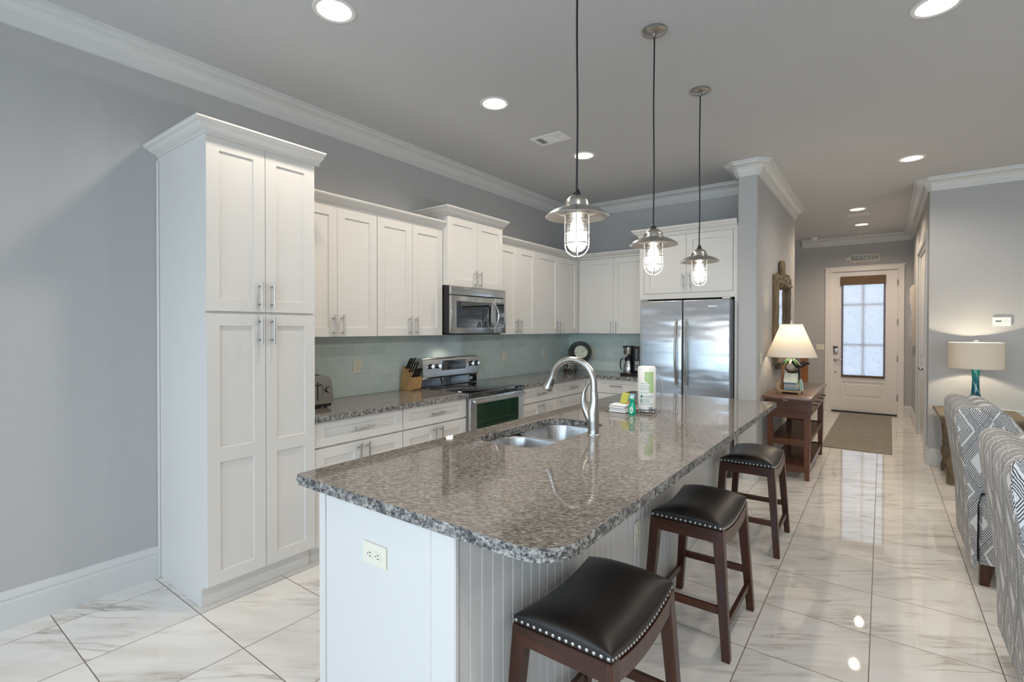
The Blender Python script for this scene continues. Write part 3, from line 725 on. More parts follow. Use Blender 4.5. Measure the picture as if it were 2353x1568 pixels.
cab_crown('cabinet_moulding', [(.311, 3.934), (.311, 5.551), (1.236, 5.551)][::-1], 2.281, None, 1.3, .9, 'white crown moulding from the microwave cabinet round the corner to the fridge cabinet')
# cabinet round the fridge
FY = 5.27
t = thing('fridge_cabinet', (1.74, 5.55, 0), 'white cabinet with two doors above and side panels around the fridge', 'cabinet')
Mf = mapB(FY)
bm = NB(); box(bm, 1.2395, 1.264, FY, YB - .001, 0.001, 2.43); box(bm, 2.205, WX0 - .001, FY - .02, YB - .001, .001, 2.43); build('side_panels', bm, 'cab', t)
bm = NB(); box(bm, 1.264, 2.205, FY, YB - .001, 1.755, 2.43); box(bm, 1.286, 2.19, FY - .018, FY, 1.75, 1.805); box(bm, 1.2395, 1.286, FY - .018, FY, 1.75, 2.43); box(bm, 2.19, 2.206, FY - .018, FY, 1.75, 2.43); box(bm, 1.286, 2.19, FY - .018, FY, 2.408, 2.43); build('carcass', bm, 'cab', t)
door_pair(Mf, t, 1.289, 1.738, 2.187, 1.812, 2.406, 1.93)
cab_crown('crown_moulding', [(1.239, YB - .002), (1.239, FY - .02), (WX0 - .002, FY - .02)][::-1], 2.412, t, 1.3, 1.15)
# base cabinets
def base_cab(Mp, loc, a0, am, a1, label, one=None, drawer=True, drawer_rng=None, depth=.596):
    t = thing('base_cabinet', loc, label, 'cabinet', 'white base cabinets with a drawer')
    bm = carcass(Mp, a0 + .0006, a1 - .0006, .10, .871, depth)
    p = Mp(a0 + .0006, .001, -depth); q = Mp(a1 - .0006, .0995, -.06)
    box(bm, min(p[0], q[0]), max(p[0], q[0]), min(p[1], q[1]), max(p[1], q[1]), .001, .0995); build('carcass', bm, 'cab', t)
    d0, d1 = drawer_rng or (a0, a1)
    dr = build('drawer', shaker(Mp, d0 + .003, d1 - .003, .716, .868, [(.768, .824)], .064), 'cab', t, sharp=0)
    pull(Mp, (d0 + d1) / 2, .795, False, dr)
    door_pair(Mp, t, d0 + .002, am, d1 - .002, .112, .704, .617, one=one)
    return t
ML = mapL(.600)
base_cab(ML, (.3, 2.12, 0), 1.776, 2.12, 2.463, 'white base cabinet with drawer standing beside the tall pantry')
base_cab(ML, (.3, 2.8, 0), 2.464, 2.80, 3.136, 'white base cabinet with drawer just left of the range')
base_cab(ML, (.3, 4.25, 0), 3.903, 4.245, 4.588, 'white base cabinet with drawer just right of the range')
base_cab(ML, (.3, 4.9, 0), 4.589, 4.6, 5.19, 'single-door white base cabinet with drawer, running into the kitchen corner', one=1)
MK = mapB(5.262)
t = base_cab(MK, (.92, 5.55, 0), .605, .98, 1.2385, 'white base cabinet with drawer on the back wall, beside the fridge', drawer_rng=(.717, 1.236), one=0, depth=.593)
bm = NB(); box(bm, .622, .715, 5.2435, 5.2615, .112, .868); build('filler_strip', bm, 'cab', t)
bm = NB(); box(bm, .604, .6215, 5.1905, 5.2615, .112, .868); build('corner_strip', bm, 'cab', t)

# ------------------------------------------------------------ worktops
def worktop(name, loop, holes, z0, z1, label, jit=.0025, step=.02):
    bm = NB(); L = densify(loop, step)
    T, B, loops = slab(bm, L, holes, z0, z1)
    n = len(L); rows = [T[:n]]; lev = 4
    for j in range(1, lev): rows.append([bm.verts.new((p[0] + random.uniform(-jit, jit), p[1] + random.uniform(-jit, jit), z1 + (z0 - z1) * j / lev)) for p in L])
    rows.append(B[:n])
    side = []
    for a, b in zip(rows, rows[1:]):
        for k in range(n): side.append(bm.faces.new((a[k], a[(k + 1) % n], b[(k + 1) % n], b[k])))
    i0 = n
    for H in loops[1:]:
        m = len(H)
        for k in range(m): side.append(bm.faces.new((T[i0 + k], T[i0 + (k + 1) % m], B[i0 + (k + 1) % m], B[i0 + k])))
        i0 += m
    for f in side: f.material_index = 1
    o = build(name, bm, None, origin='base', sharp=40, mats=['granite', 'granite_edge']); return tag(o, label, 'worktop')
ZT0, ZT = .8715, .9074
worktop('granite_worktop', [(.010, 1.7765), (.646, 1.7765), (.646, 3.1355), (.010, 3.1355)], [], ZT0, ZT, 'short brown granite worktop between the tall pantry and the range')
worktop('granite_worktop', [(.010, 3.9035), (.646, 3.9035), (.646, 5.2145), (1.2345, 5.2145), (1.2345, YB - .010), (.010, YB - .010)], [], ZT0, ZT, 'L-shaped brown granite worktop from the range round the corner to the fridge')
SX0, SX1, SY0, SY1 = 1.775, 2.135, 1.885, 2.625
sinkhole = densify(rrect(SX0, SX1, SY0, SY1, (.10, .11, .10, .10), 8), .03)
IX0, IX1, IY0, IY1 = 1.6397, 2.746, 1.066, 4.118
worktop('island_worktop', rrect(IX0, IX1, IY0, IY1, (.018, .115, .03, .03), 8), [sinkhole], ZT0, ZT, 'large polished brown granite top of the kitchen island, with sink cut out', .004, .012)

# ------------------------------------------------------------ island
BX0, BX1, BY0, BY1 = 1.7715, 2.416, 1.085, 4.085
t = thing('kitchen_island', ((BX0 + BX1) / 2, (BY0 + BY1) / 2, 0), 'white kitchen island base with beadboard side, under the granite top', 'island')
bm = NB(); z1 = ZT0 - .001; SBX = 1.705      # the sink base stands a little proud of its neighbours
box(bm, BX0 + .012, BX1 - .012, BY0 + .012, SY0 - .05, .001, z1); box(bm, BX0 + .012, BX1 - .012, SY1 + .05, BY1 - .012, .001, z1)
box(bm, BX0 + .012, BX1 - .012, SY0 - .05, SY1 + .05, .001, .60); box(bm, SBX, SX0 - .032, SY0 - .05, SY1 + .05, .001, z1); box(bm, SX1 + .06, BX1 - .012, SY0 - .05, SY1 + .05, .6, z1); build('core', bm, 'cab', t)
bm = NB(); box(bm, BX0 + .030, 2.300, BY0 + .002, BY0 + .0125, .001, z1); build('end_panel', bm, 'cab', t)
bm = NB(); box(bm, BX0 - .006, BX0 + .028, BY0 - .003, BY0 + .03, .001, z1, .002, 1); build('corner_stile', bm, 'cab', t)
bm = NB(); box(bm, 2.303, BX1 + .001, BY0 - .004, BY0 + .0125, .001, z1, .003, 1); box(bm, 2.303, 2.325, BY0 - .007, BY0, .001, z1, .002, 1); box(bm, 2.38, BX1 + .004, BY0 - .007, BY0 + .0125, .001, z1, .004, 1); build('pilaster', bm, 'cab', t)
def beadboard(x, y0, y1, z0, z1):
    bm = NB(); pitch = .051; pts = []; y = y0
    while y < y1 - .004:
        e_ = min(y + pitch, y1)
        pts += [(x, y + .004), (x, e_ - .008), (x - .003, e_ - .007), (x - .003, e_ - .0055), (x + .0015, e_ - .004), (x + .0015, e_ - .002), (x - .003, e_ - .001)]
        y = e_
    pts = pts + [(x - .012, y1), (x - .012, y0)]
    prism(bm, pts, 'z', z0, z1); return bm
build('beadboard', beadboard(BX1, BY0 + .0135, BY1 - .02, .10, z1), 'cab', t, sharp=20)
bm = NB(); box(bm, BX1 - .012, BX1 + .010, BY0 + .013, BY1, .001, .10, .004, 1)
for y in (2.09, 3.1, 4.0): box(bm, BX1 - .010, BX1 + .006, y - .022, y + .022, .10, z1, .003, 1)
build('side_trim', bm, 'cab', t)
bm = NB(); box(bm, BX0 + .03, BX1 - .012, BY1 - .0115, BY1, .001, z1); build('far_panel', bm, 'cab', t)
for k, (a, b) in enumerate(((BY0 + .04, 1.80), (1.842, 2.668), (2.71, 3.4), (3.41, BY1 - .02))):
    wx_ = SBX if k == 1 else BX0 + .012
    d = build('door', shaker(lambda p, q, r: (wx_ - r, p, q), a, b, .12, .85), 'cab', t, sharp=0); pull(lambda p, q, r: (wx_ - r, p, q), b - .034, .76, True, d)
def outlet_parts(bm2, Mp, a, b, horiz=False):
    """plate + two receptacles as two bmeshes"""
    bm = NB(); w, h = (.058, .035) if horiz else (.036, .058)
    def bx(bmm, a0, a1, b0, b1, c0, c1, bev=0):
        p = Mp(a0, b0, c0); q = Mp(a1, b1, c1); box(bmm, min(p[0], q[0]), max(p[0], q[0]), min(p[1], q[1]), max(p[1], q[1]), min(p[2], q[2]), max(p[2], q[2]), bev, 1)
    bx(bm, a - w, a + w, b - h, b + h, 0, .006, .003)
    slots = NB()
    for s in (-.0195, .0195):
        ca, cb = (a + s, b) if horiz else (a, b + s)
        bx(bm, ca - .0145, ca + .0145, cb - .0145, cb + .0145, .005, .0085, .003)
        for u in (-.0055, .0055):
            if horiz: bx(slots, ca - .001, ca + .008, cb + u - .0012, cb + u + .0012, .008, .0089)
            else: bx(slots, ca + u - .0012, ca + u + .0012, cb - .001, cb + .008, .008, .0089)
        if horiz: bx(slots, ca - .0095, ca - .0055, cb - .002, cb + .002, .008, .0089)
        else: bx(slots, ca - .002, ca + .002, cb - .0095, cb - .0055, .008, .0089)
    return bm, slots
def outlet(Mp, a, b, label, horiz=False, parent=None):
    p, s = outlet_parts(None, Mp, a, b, horiz)
    if parent is None:
        o = build('wall_outlet', p, 'plate', origin='base'); tag(o, label, 'outlet', 'ivory wall outlets'); build('slots', s, 'black', o)
    else:
        o = build('outlet', p, 'plate', parent); o['label'] = label; build('slots', s, 'black', o)
outlet(mapB(BY0 + .002), 2.068, .722, 'ivory double outlet set sideways in the island end panel', True, t)
outlet(mapL(BX1 + .001), 2.345, .462, 'ivory double outlet in the beadboard side of the island', False, t)
outlet(mapL(.0095), 2.523, 1.139, 'ivory double outlet on the tiles between toaster and knife block')
outlet(mapL(.0095), 4.443, 1.132, 'ivory double outlet on the tiles just right of the range')
outlet(mapL(.0095), 5.25, 1.136, 'ivory outlet on the left wall tiles closest to the kitchen corner')
outlet(mapB(YB - .0095), .36, 1.139, 'ivory outlet on the back wall tiles behind the wicker basket')

# ------------------------------------------------------------ sink and faucet
t = thing('double_sink', ((SX0 + SX1) / 2, (SY0 + SY1) / 2, .66), 'stainless double-bowl sink set under the island granite', 'sink')
ym = 2.235
def bowl(x0, x1, y0, y1, depth, _):
    bm = NB(); zt = ZT0 - .002; prev = None
    for k, (ins, z) in enumerate(((-.018, zt), (0, zt), (.003, zt - .008), (.010, zt - depth + .05), (.022, zt - depth + .02), (.05, zt - depth + .004), (.12, zt - depth))):
        L = rrect(x0 + ins, x1 - ins, y0 + ins, y1 - ins, [max(.10 - ins * .5, .02)] * 4, 8)
        ring = [bm.verts.new((p[0], p[1], z)) for p in L]
        if prev:
            for i in range(len(ring)): bm.faces.new((prev[i], prev[(i + 1) % len(ring)], ring[(i + 1) % len(ring)], ring[i]))
        prev = ring
    bm.faces.new(prev); return bm
ob = bowl(SX0 - .006, SX1 + .012, SY0 - .006, ym - .0185, .19, (ZT0 - .012, .016)); build('near_bowl', ob, 'sink', t, sharp=50)
ob = bowl(SX0 - .006, SX1 + .012, ym + .0185, SY1 + .006, .17, (ZT0 - .012, .016)); build('far_bowl', ob, 'sink', t, sharp=50)
bm = NB(); box(bm, SX0 + .0, SX1 + .005, ym - .016, ym + .016, ZT0 - .026, ZT0 - .012, .006); build('divider', bm, 'sink', t)
for y, zz in ((2.05, .6795), (2.43, .6995)):
    bm = NB(); lathe(bm, [(0, .004), (.012, .003), (.030, .004), (.042, .002), (.044, 0), (0, 0)], (1.955, y), 24, zz + .0005); build('drain', bm, 'chrome', t)
FX, FYY = 2.203, 2.312
t = thing('kitchen_faucet', (FX, FYY, ZT), 'brushed steel gooseneck faucet beside the island sink', 'faucet')
bm = NB()
tube(bm, spline([(FX, FYY, ZT), (FX, FYY, ZT + .03), (FX - .002, FYY, ZT + .075), (FX - .002, FYY, ZT + .12), (FX + .004, FYY, ZT + .165), (FX + .002, FYY, 1.122)], 5), lerp_list([.0285, .0275, .0295, .0285, .0215, .0190], 5), 22)
lathe(bm, [(0, 0), (.033, 0), (.033, .004), (.029, .008), (0, .008)], (FX, FYY), 24, ZT); build('body', bm, 'nickel', t)
bm = NB(); arc = [(FX + .002, FYY, 1.1215), (FX + .001, FYY, 1.17)] + [(2.083 + .121 * math.cos(a), FYY, 1.165 + .115 * math.sin(a)) for a in [math.radians(d) for d in range(12, 168, 10)]] + [(1.963, FYY, 1.182)]
tube(bm, arc, .0168, 20); build('spout', bm, 'nickel', t)
bm = NB(); tube(bm, spline([(1.9645, FYY, 1.190), (1.957, FYY, 1.170), (1.946, FYY, 1.148), (1.935, FYY, 1.126), (1.931, FYY, 1.118)], 4), lerp_list([.0178, .0190, .0215, .0262, .0255], 4), 22); sh = build('spray_head', bm, 'nickel', t)
bm = NB(); bd_ = Vector((.02, -.012, 0)); tube(bm, spline([Vector((1.959, FYY, 1.172)) + bd_ * .82, Vector((1.953, FYY, 1.155)) + bd_ * .9, Vector((1.946, FYY, 1.138)) + bd_ * 1.02], 4), .006, 8); build('spray_button', bm, 'black', sh)
bm = NB(); tube(bm, spline([(FX - .002, FYY, ZT + .050), (FX - .024, FYY, ZT + .092), (FX - .046, FYY, ZT + .135), (FX - .056, FYY, ZT + .172), (FX - .054, FYY, ZT + .205), (FX - .043, FYY, ZT + .234), (FX - .028, FYY, ZT + .255), (FX - .014, FYY, ZT + .268)], 5), lerp_list([.025, .0265, .0235, .0175, .0115, .0085, .007, .0055], 5), 16, sq=(1, .85)); build('lever', bm, 'nickel', t)

# ------------------------------------------------------------ range, microwave, fridge
RY0, RY1 = 3.1385, 3.9005
t = thing('kitchen_range', (.34, 3.52, 0), 'stainless electric range with black glass top under the microwave', 'range')
bm = NB(); box(bm, .03, .635, RY0, RY1, .02, .872); build('body', bm, 'casegrey', t)
bm = NB(); box(bm, .03, .672, RY0 - .001, RY1 + .001, .874, .914, .006); tp = build('cooktop', bm, 'blackglass', t)
bm = NB(); prism(bm, [(.012, .915), (.085, .915), (.080, .990), (.012, .990)], 'y', RY0 + .01, RY1 - .01); rs = build('rear_riser', bm, 'blackglass', t)
bm = NB(); tube(bm, [(.0855 + .001, 3.80 + .031 * math.cos(2 * PI * k / 24), .953 + .015 * math.sin(2 * PI * k / 24)) for k in range(24)], .0012, 6, closed=True); prism(bm, [(3.80 + .027 * math.cos(2 * PI * k / 24), .953 + .012 * math.sin(2 * PI * k / 24)) for k in range(24)], 'x', .084, .0862); build('badge', bm, 'chrome', rs)
bm = NB(); prism(bm, [(.012, .985), (.088, .985), (.098, 1.0), (.094, 1.150), (.082, 1.170), (.012, 1.172)], 'y', RY0 + .012, RY1 - .004)
cp = build('control_panel', bm, 'steel', t)
bm = NB(); box(bm, .088, .0985, 3.385, 3.715, 1.052, 1.142, .003, 1); ds = build('display', bm, 'blackglass', cp)
bm = NB()
for i in range(3):
    for j in range(4): box(bm, .098, .0989, 3.40 + .02 * i, 3.410 + .02 * i, 1.062 + .018 * j, 1.067 + .018 * j)
for i in range(9): box(bm, .098, .0989, 3.49 + .024 * i, 3.500 + .024 * i, 1.062, 1.066)
build('button_marks', bm, plain('grey_print', (.22, .22, .22), .5), cp)
for y in (3.245, 3.335, 3.792, 3.878):
    bm = NB(); prism(bm, [(y + .024 * math.cos(2 * PI * k / 20), 1.097 + .024 * math.sin(2 * PI * k / 20)) for k in range(20)], 'x', .096, .104); kb = build('knob', bm, 'black', cp)
    bm = NB(); prism(bm, [(y + .018 * math.cos(2 * PI * k / 20), 1.097 + .018 * math.sin(2 * PI * k / 20)) for k in range(20)], 'x', .104, .126); box(bm, .124, .137, y - .005, y + .005, 1.080, 1.115, .003, 1); build('knob_grip', bm, 'chrome', kb)
bm = NB(); box(bm, .636, .661, RY0 + .002, RY1 - .002, .205, .868, .004); dr = build('oven_door', bm, 'steel', t)
bm = NB(); box(bm, .6605, .664, 3.222, 3.808, .49, .812, .002, 1)
def ovenglass():
    g = G('green_tinted_oven_glass'); g.set(Base_Color=(.002, .026, .008, 1), Roughness=.06); g.b.inputs['Specular IOR Level'].default_value = .5; return g.m
wn_ = build('oven_window', bm, ovenglass(), dr)
bm = NB()
for z in (.62, .66): tube(bm, [(.6645, 3.26, z), (.6645, 3.74, z)], .0008, 6)
build('rack_line', bm, plain('rack_glint', (.10, .15, .10), .4), wn_)
bm = NB(); pts = [(.692 + .012 * math.sin(PI * k / 12), RY0 + .03 + (RY1 - RY0 - .06) * k / 12, .838) for k in range(13)]
tube(bm, pts, .013, 14)
for y in (RY0 + .05, RY1 - .05): box(bm, .658, .70, y - .012, y + .012, .828, .848, .004, 1)
build('door_handle', bm, 'nickel', dr)
bm = NB()
for i in range(7): box(bm, .6605, .6625, 3.36 + .05 * i, 3.395 + .05 * i, .858, .862)
build('vent_slots', bm, 'black', dr)
bm = NB(); box(bm, .636, .660, RY0 + .002, RY1 - .002, .045, .20, .004); build('storage_drawer', bm, 'steel', t)
bm = NB(); box(bm, .05, .58, RY0 + .03, RY1 - .03, .0, .0205); build('plinth', bm, 'black', t)

t = thing('microwave_oven', (.2, 3.54, 1.39), 'stainless over-range microwave hanging between the wall cabinets', 'microwave')
y0, y1, z0, z1 = 3.164, 3.9275, 1.395, 1.806
bm = NB(); box(bm, .010, .395, y0, y1, z0 + .004, z1); build('case', bm, 'black', t)
bm = NB(); box(bm, .396, .424, y0, y1, 1.728, z1 - .001, .006); build('vent_panel', bm, 'steel', t)
bm = NB(); box(bm, .396, .424, y0, 3.742, z0, 1.724, .006); dr = build('door', bm, 'steel', t)
bm = NB(); box(bm, .4235, .4265, 3.222, 3.700, 1.448, 1.676, .002, 1); gmw = build('door_window', bm, 'blackglass', dr)
bm = NB(); box(bm, .4238, .426, 3.44, 3.525, 1.694, 1.707, .001, 1); build('badge', bm, 'nickel', dr)
bm = NB(); a_ = [(.440 + .046 * math.sin(PI * k / 12), 3.722 + .016 * math.sin(PI * k / 12), 1.432 + .250 * k / 12) for k in range(13)]
tube(bm, a_, [.008] + [.0125] * 11 + [.008], 12, sq=(1, .8))
for z in (1.437, 1.677): tube(bm, [(.422, 3.722, z), (.448, 3.722, z)], .010, 10)
build('handle', bm, 'chrome', dr)
bm = NB(); box(bm, .396, .424, 3.745, y1, z0, 1.724, .005); pn = build('control_panel', bm, 'steel', t)
bm = NB(); box(bm, .4235, .426, 3.775, 3.90, 1.448, 1.680, .002, 1); pd = build('touch_pad', bm, 'blackglass', pn)
bm = NB()
for i in range(4):
    for j in range(7): box(bm, .4258, .4264, 3.785 + .028 * i, 3.797 + .028 * i, 1.460 + .024 * j, 1.468 + .024 * j)
build('key_marks', bm, plain('key_print', (.10, .115, .14), .5), pd)
bm = NB(); box(bm, .03, .40, y0 + .01, y1 - .05, 1.384, 1.3945, .003); build('base_grille', bm, 'black', t)
lamp_spot((.16, 3.42, 1.376), 3.0, .03, (1, .93, .80), math.radians(150), .6, rot=(0, math.radians(-18), 0), parent=t, name='hood_lamp')

t = thing('refrigerator', (1.74, 5.45, 0), 'stainless side-by-side refrigerator built in beside the wall column', 'refrigerator')
fx0, fxm, fx1, fz = 1.294, 1.7365, 2.187, 1.727
bm = NB(); box(bm, 1.300, 2.196, 5.205, 5.84, .012, 1.722); build('case', bm, 'casegrey', t)
for a, b, hx in ((fx0, fxm - .004, 1.686), (fxm + .004, fx1, 1.783)):
    bm = NB(); box(bm, a, b, 5.140, 5.200, .10, fz, .012, 3); d = build('door', bm, 'fridge', t)
    bm = NB(); pts = [(hx, 5.122 - .052 * math.sin(PI * k / 16) ** .8, .850 + .680 * k / 16) for k in range(17)]
    tube(bm, pts, [.010] + [.0155] * 15 + [.010], 14, sq=(1.15, .8))
    for z in (.862, 1.518): tube(bm, [(hx, 5.142, z), (hx, 5.105, z)], .011, 10)
    build('handle', bm, 'nickel', d)
    bm = NB(); box(bm, (a + .0 if a < 1.5 else b - .075), (a + .075 if a < 1.5 else b), 5.15, 5.23, fz + .001, fz + .016, .003, 1); build('top_hinge', bm, 'nickel', d)
    if a > 1.5:
        bm = NB(); box(bm, 1.985, 2.072, 5.137, 5.1405, 1.650, 1.667, .001, 1); bd = build('badge', bm, 'nickel', d)
        bm = NB(); rr = random.Random(3)
        x = 1.990
        while x < 2.064:
            q = .004 + rr.random() * .003; box(bm, x, x + q, 5.1362, 5.1372, 1.654, 1.663); x += q + .0016
        build('badge_marks', bm, 'chrome', bd)
bm = NB(); box(bm, fx0, fx1, 5.16, 5.205, .012, .095); build('toe_grille', bm, 'black', t)

# ------------------------------------------------------------ small things on the worktops
t = thing('toaster', (.23, 1.94, ZT), 'brushed steel toaster half hidden behind the tall pantry', 'toaster')
def tsec(y0, y1, zb, zt, r):   # section in (y, z)
    return [(y0 + .012, zb), (y1 - .012, zb), (y1, zb + .02)] + [(y1 - r * .2 - r * (1 - math.cos(a)) * .95, zt - r + r * math.sin(a)) for a in [PI / 2 * k / 8 for k in range(9)]] + [(y0 + r * .2 + r * (1 - math.cos(a)) * .95, zt - r + r * math.sin(a)) for a in [PI / 2 * (8 - k) / 8 for k in range(9)]] + [(y0, zb + .02)]
TX1 = .385
bm = NB(); prism(bm, tsec(1.815, 2.062, .938, 1.127, .06), 'x', .07, TX1); build('body', bm, 'chrome2', t, sharp=35)
bm = NB(); box(bm, .075, TX1 - .003, 1.83, 2.05, .919, .9375, .004, 1); build('base', bm, 'black', t)
for x in (.10, .35):
    for y in (1.86, 2.025):
        bm = NB(); lathe(bm, [(0, 0), (.012, 0), (.010, .0115), (0, .0115)], (x, y), 12, ZT + .0002); build('foot', bm, 'black', t)
bm = NB(); box(bm, TX1, TX1 + .0012, 1.941, 1.948, .965, 1.085); build('lever_slot', bm, 'black', t)
bm = NB(); box(bm, TX1 + .001, TX1 + .022, 1.922, 1.967, 1.062, 1.072, .003, 1); build('lever', bm, 'black', t)
bm = NB(); prism(bm, [(2.018 + .020 * math.cos(2 * PI * k / 24), 1.030 + .020 * math.sin(2 * PI * k / 24)) for k in range(24)], 'x', TX1, TX1 + .006); kb = build('browning_dial', bm, 'black', t)
bm = NB(); prism(bm, [(2.018 + .015 * math.cos(2 * PI * k / 24), 1.030 + .015 * math.sin(2 * PI * k / 24)) for k in range(24)], 'x', TX1 + .006, TX1 + .018); build('dial_cap', bm, 'chrome', kb)
bm = NB()
for z in (1.012, 1.032, 1.05): prism(bm, [(1.983 + .004 * math.cos(2 * PI * k / 12), z + .004 * math.sin(2 * PI * k / 12)) for k in range(12)], 'x', TX1, TX1 + .003)
build('button', bm, 'black', t)
bm = NB()
for y in (1.885, 1.96): box(bm, .10, .35, y, y + .032, 1.1255, 1.1285)
build('bread_slots', bm, 'black', t)

t = thing('knife_block', (.11, 2.96, ZT), 'light wooden knife block full of black-handled knives beside the range', 'knife block')
ang = math.radians(6); ca, sa = math.cos(ang), math.sin(ang); O = Vector((.092, 3.012, ZT + .001))
def kb_(a, b, z): return tuple(O + Vector((ca * a - sa * b, sa * a + ca * b, z)))
prof = [(-.068, .012), (-.054, 0), (.060, 0), (.073, .02), (.083, .118), (.033, .122), (.028, .150), (-.018, .192), (-.060, .196), (-.072, .19)]
prof = [(-.082, .012), (-.066, 0), (.055, 0), (.072, .018), (.085, .115), (.030, .115), (.022, .150), (-.004, .168), (-.048, .205)]
bm = NB(); A = [bm.verts.new(kb_(a, -.05, z)) for a, z in prof]; B = [bm.verts.new(kb_(a, .05, z)) for a, z in prof]; n = len(prof)
bm.faces.new(A[::-1]); bm.faces.new(B)
for i in range(n): bm.faces.new((A[i], A[(i + 1) % n], B[(i + 1) % n], B[i]))
build('block', bm, 'oak', t, sharp=20)
def knife(name, a, b, z, L, w, loop=False):
    d = (.50, .866)
    bm = NB(); p = [(a + d[0] * s, z + d[1] * s) for s in (-.004, L * .35, L * .75, L)]
    tube(bm, [kb_(q[0], b, q[1]) for q in p], [w, w * .85, w, w * .8], 8, sq=(1, .75))
    if loop: tube(bm, [kb_(a + d[0] * (L + .018) + .013 * math.cos(2 * PI * k / 16), b, z + d[1] * (L + .012) + .020 * math.sin(2 * PI * k / 16)) for k in range(16)], .0048, 8, closed=True)
    o = build(name, bm, 'black', origin=kb_(a, b, z)); return o
i = 0
KL = ['black knife handle in the top row of the block, on the toaster side', 'black knife handle in the middle of the top row of the block', 'black knife handle in the top row of the block, on the range side',
      'black knife handle in the second row of the block, on the toaster side', 'black knife handle in the middle of the second row of the block', 'black knife handle in the second row of the block, on the range side']
for (a, z, rowb, L, w) in ((-.024, .188, (-.03, 0, .03), .10, .0095), (.012, .160, (-.032, 0, .032), .095, .0085)):
    for b in rowb:
        o = knife('kitchen_knife', a, b, z, L, w); tag(o, KL[i], 'knife', 'knives in the wooden block'); i += 1
for k, b in enumerate((-.04, -.024, -.008, .008, .024, .04)):
    o = knife('steak_knife', .052, b, .1165, .085, .0068); tag(o, 'black steak knife handle in the low front row of the wooden knife block', 'knife', 'steak knives in the block')
o = knife('kitchen_scissors', -.036, .008, .200, .045, .008, True); tag(o, 'black looped scissor handle sticking up highest from the knife block', 'scissors')

t = thing('coffee_maker', (1.04, 5.58, ZT), 'black and steel coffee maker on the back worktop beside the fridge', 'coffee maker')
cx_, cy_ = 1.012, 5.50
bm = NB(); box(bm, .935, 1.195, 5.42, 5.66, ZT + .001, ZT + .022, .006); build('base', bm, 'black', t)
bm = NB(); box(bm, 1.085, 1.185, 5.43, 5.66, ZT + .0225, 1.236, .01); cl = build('water_column', bm, 'black', t)
bm = NB(); box(bm, 1.118, 1.142, 5.4275, 5.4305, 1.09, 1.21, .001, 1); build('water_gauge', bm, plain('grey_gauge', (.16, .18, .22), .2), cl)
bm = NB(); box(bm, 1.112, 1.165, 5.4275, 5.4305, .965, 1.075, .001, 1); pp = build('control_plate', bm, 'steel', cl)
bm = NB()
for i in range(2):
    for j in range(2): box(bm, 1.120 + .02 * i, 1.132 + .02 * i, 5.4262, 5.4278, .995 + .022 * j, 1.007 + .022 * j)
build('buttons', bm, 'black', pp)
bm = NB(); box(bm, .96, 1.085, 5.58, 5.66, ZT + .0225, 1.226, .008); build('back', bm, 'black', t)
bm = NB(); lathe(bm, [(0, 1.142), (.055, 1.142), (.060, 1.150), (.067, 1.222), (0, 1.222)], (cx_, cy_), 28); build('brew_basket', bm, 'steel', t)
bm = NB(); lathe(bm, [(0, 1.2225), (.072, 1.2225), (.072, 1.236), (.06, 1.241), (0, 1.241)], (cx_, cy_), 28); build('lid', bm, 'black', t)
bm = NB(); lathe(bm, [(0, ZT + .0225), (.064, ZT + .0225), (.066, ZT + .03), (.062, ZT + .10), (.046, 1.068), (0, 1.068)], (cx_, cy_), 28); cf = build('carafe', bm, 'chrome', t)
bm = NB(); lathe(bm, [(0, 1.0685), (.047, 1.0685), (.050, 1.10), (.03, 1.118), (0, 1.118)], (cx_, cy_), 24); build('carafe_lid', bm, 'black', cf)
bm = NB(); tube(bm, spline([(cx_ - .035, cy_ - .03, 1.095), (cx_ - .075, cy_ - .045, 1.085), (cx_ - .085, cy_ - .05, 1.02), (cx_ - .072, cy_ - .042, .962)], 5), .009, 8, sq=(1, .7)); build('carafe_handle', bm, 'black', cf)

t = thing('wicker_basket', (.30, 5.62, 1.00), 'round black wicker basket propped up in the kitchen corner behind the faucet', 'basket')
ctr = Vector((.318, 5.60, 1.138)); nrm = Vector((.45, -.86, .25)).normalized(); uu = Vector((.86, .45, 0)).normalized(); vv = nrm.cross(uu) * -1
bk = lambda r, a, d: tuple(ctr + uu * r * math.cos(a) + vv * r * math.sin(a) - nrm * d)
bm = NB()
for j in range(11):
    r = .055 + .0085 * j; d = .055 * (1 - (j / 10) ** 1.6)
    tube(bm, [bk(r + .0016 * (-1) ** (k + j), 2 * PI * k / 44, d + .003 * (-1) ** (k + j)) for k in range(44)], .0040, 6, closed=True)
for k in range(22):
    a = 2 * PI * k / 22; tube(bm, [bk(.055 + .0085 * j, a, .055 * (1 - (j / 10) ** 1.6)) for j in range(11)], .0026, 6)
for k in range(24):
    a = 2 * PI * k / 24; tube(bm, [bk(.140 + .005 * (i % 2), a + .08 * i, 0) for i in range(4)], .0042, 6)
build('weave', bm, plain('black_wicker', (.022, .020, .022), .35), t)
bm = NB(); lathe(bm, [(0, 0), (.05, .0), (.082, .010), (.084, .013), (.05, .004), (0, .004)], seg=36)
rot = nrm.to_track_quat('Z', 'Y').to_matrix(); bmesh.ops.rotate(bm, verts=bm.verts, cent=(0, 0, 0), matrix=rot); bmesh.ops.translate(bm, verts=bm.verts, vec=ctr - nrm * .045 + vv * -.018 + uu * .012)
def napk():
    g = G('pale_lined_napkin'); n = g.noise(g.mapv(g.obj(), (40, 40, 120)), 1, 2); g.set(Base_Color=g.ramp(n, [(.35, (.18, .22, .17)), (.42, (.56, .60, .50)), (.6, (.66, .69, .60))]), Roughness=.8); return g.m
build('pale_lining', bm, napk(), t)['label'] = 'pale green patterned round lining'
t = thing('shell_jar', (.275, 5.43, ZT), 'stout jar packed with black, brown and white shells below the wicker basket', 'jar')
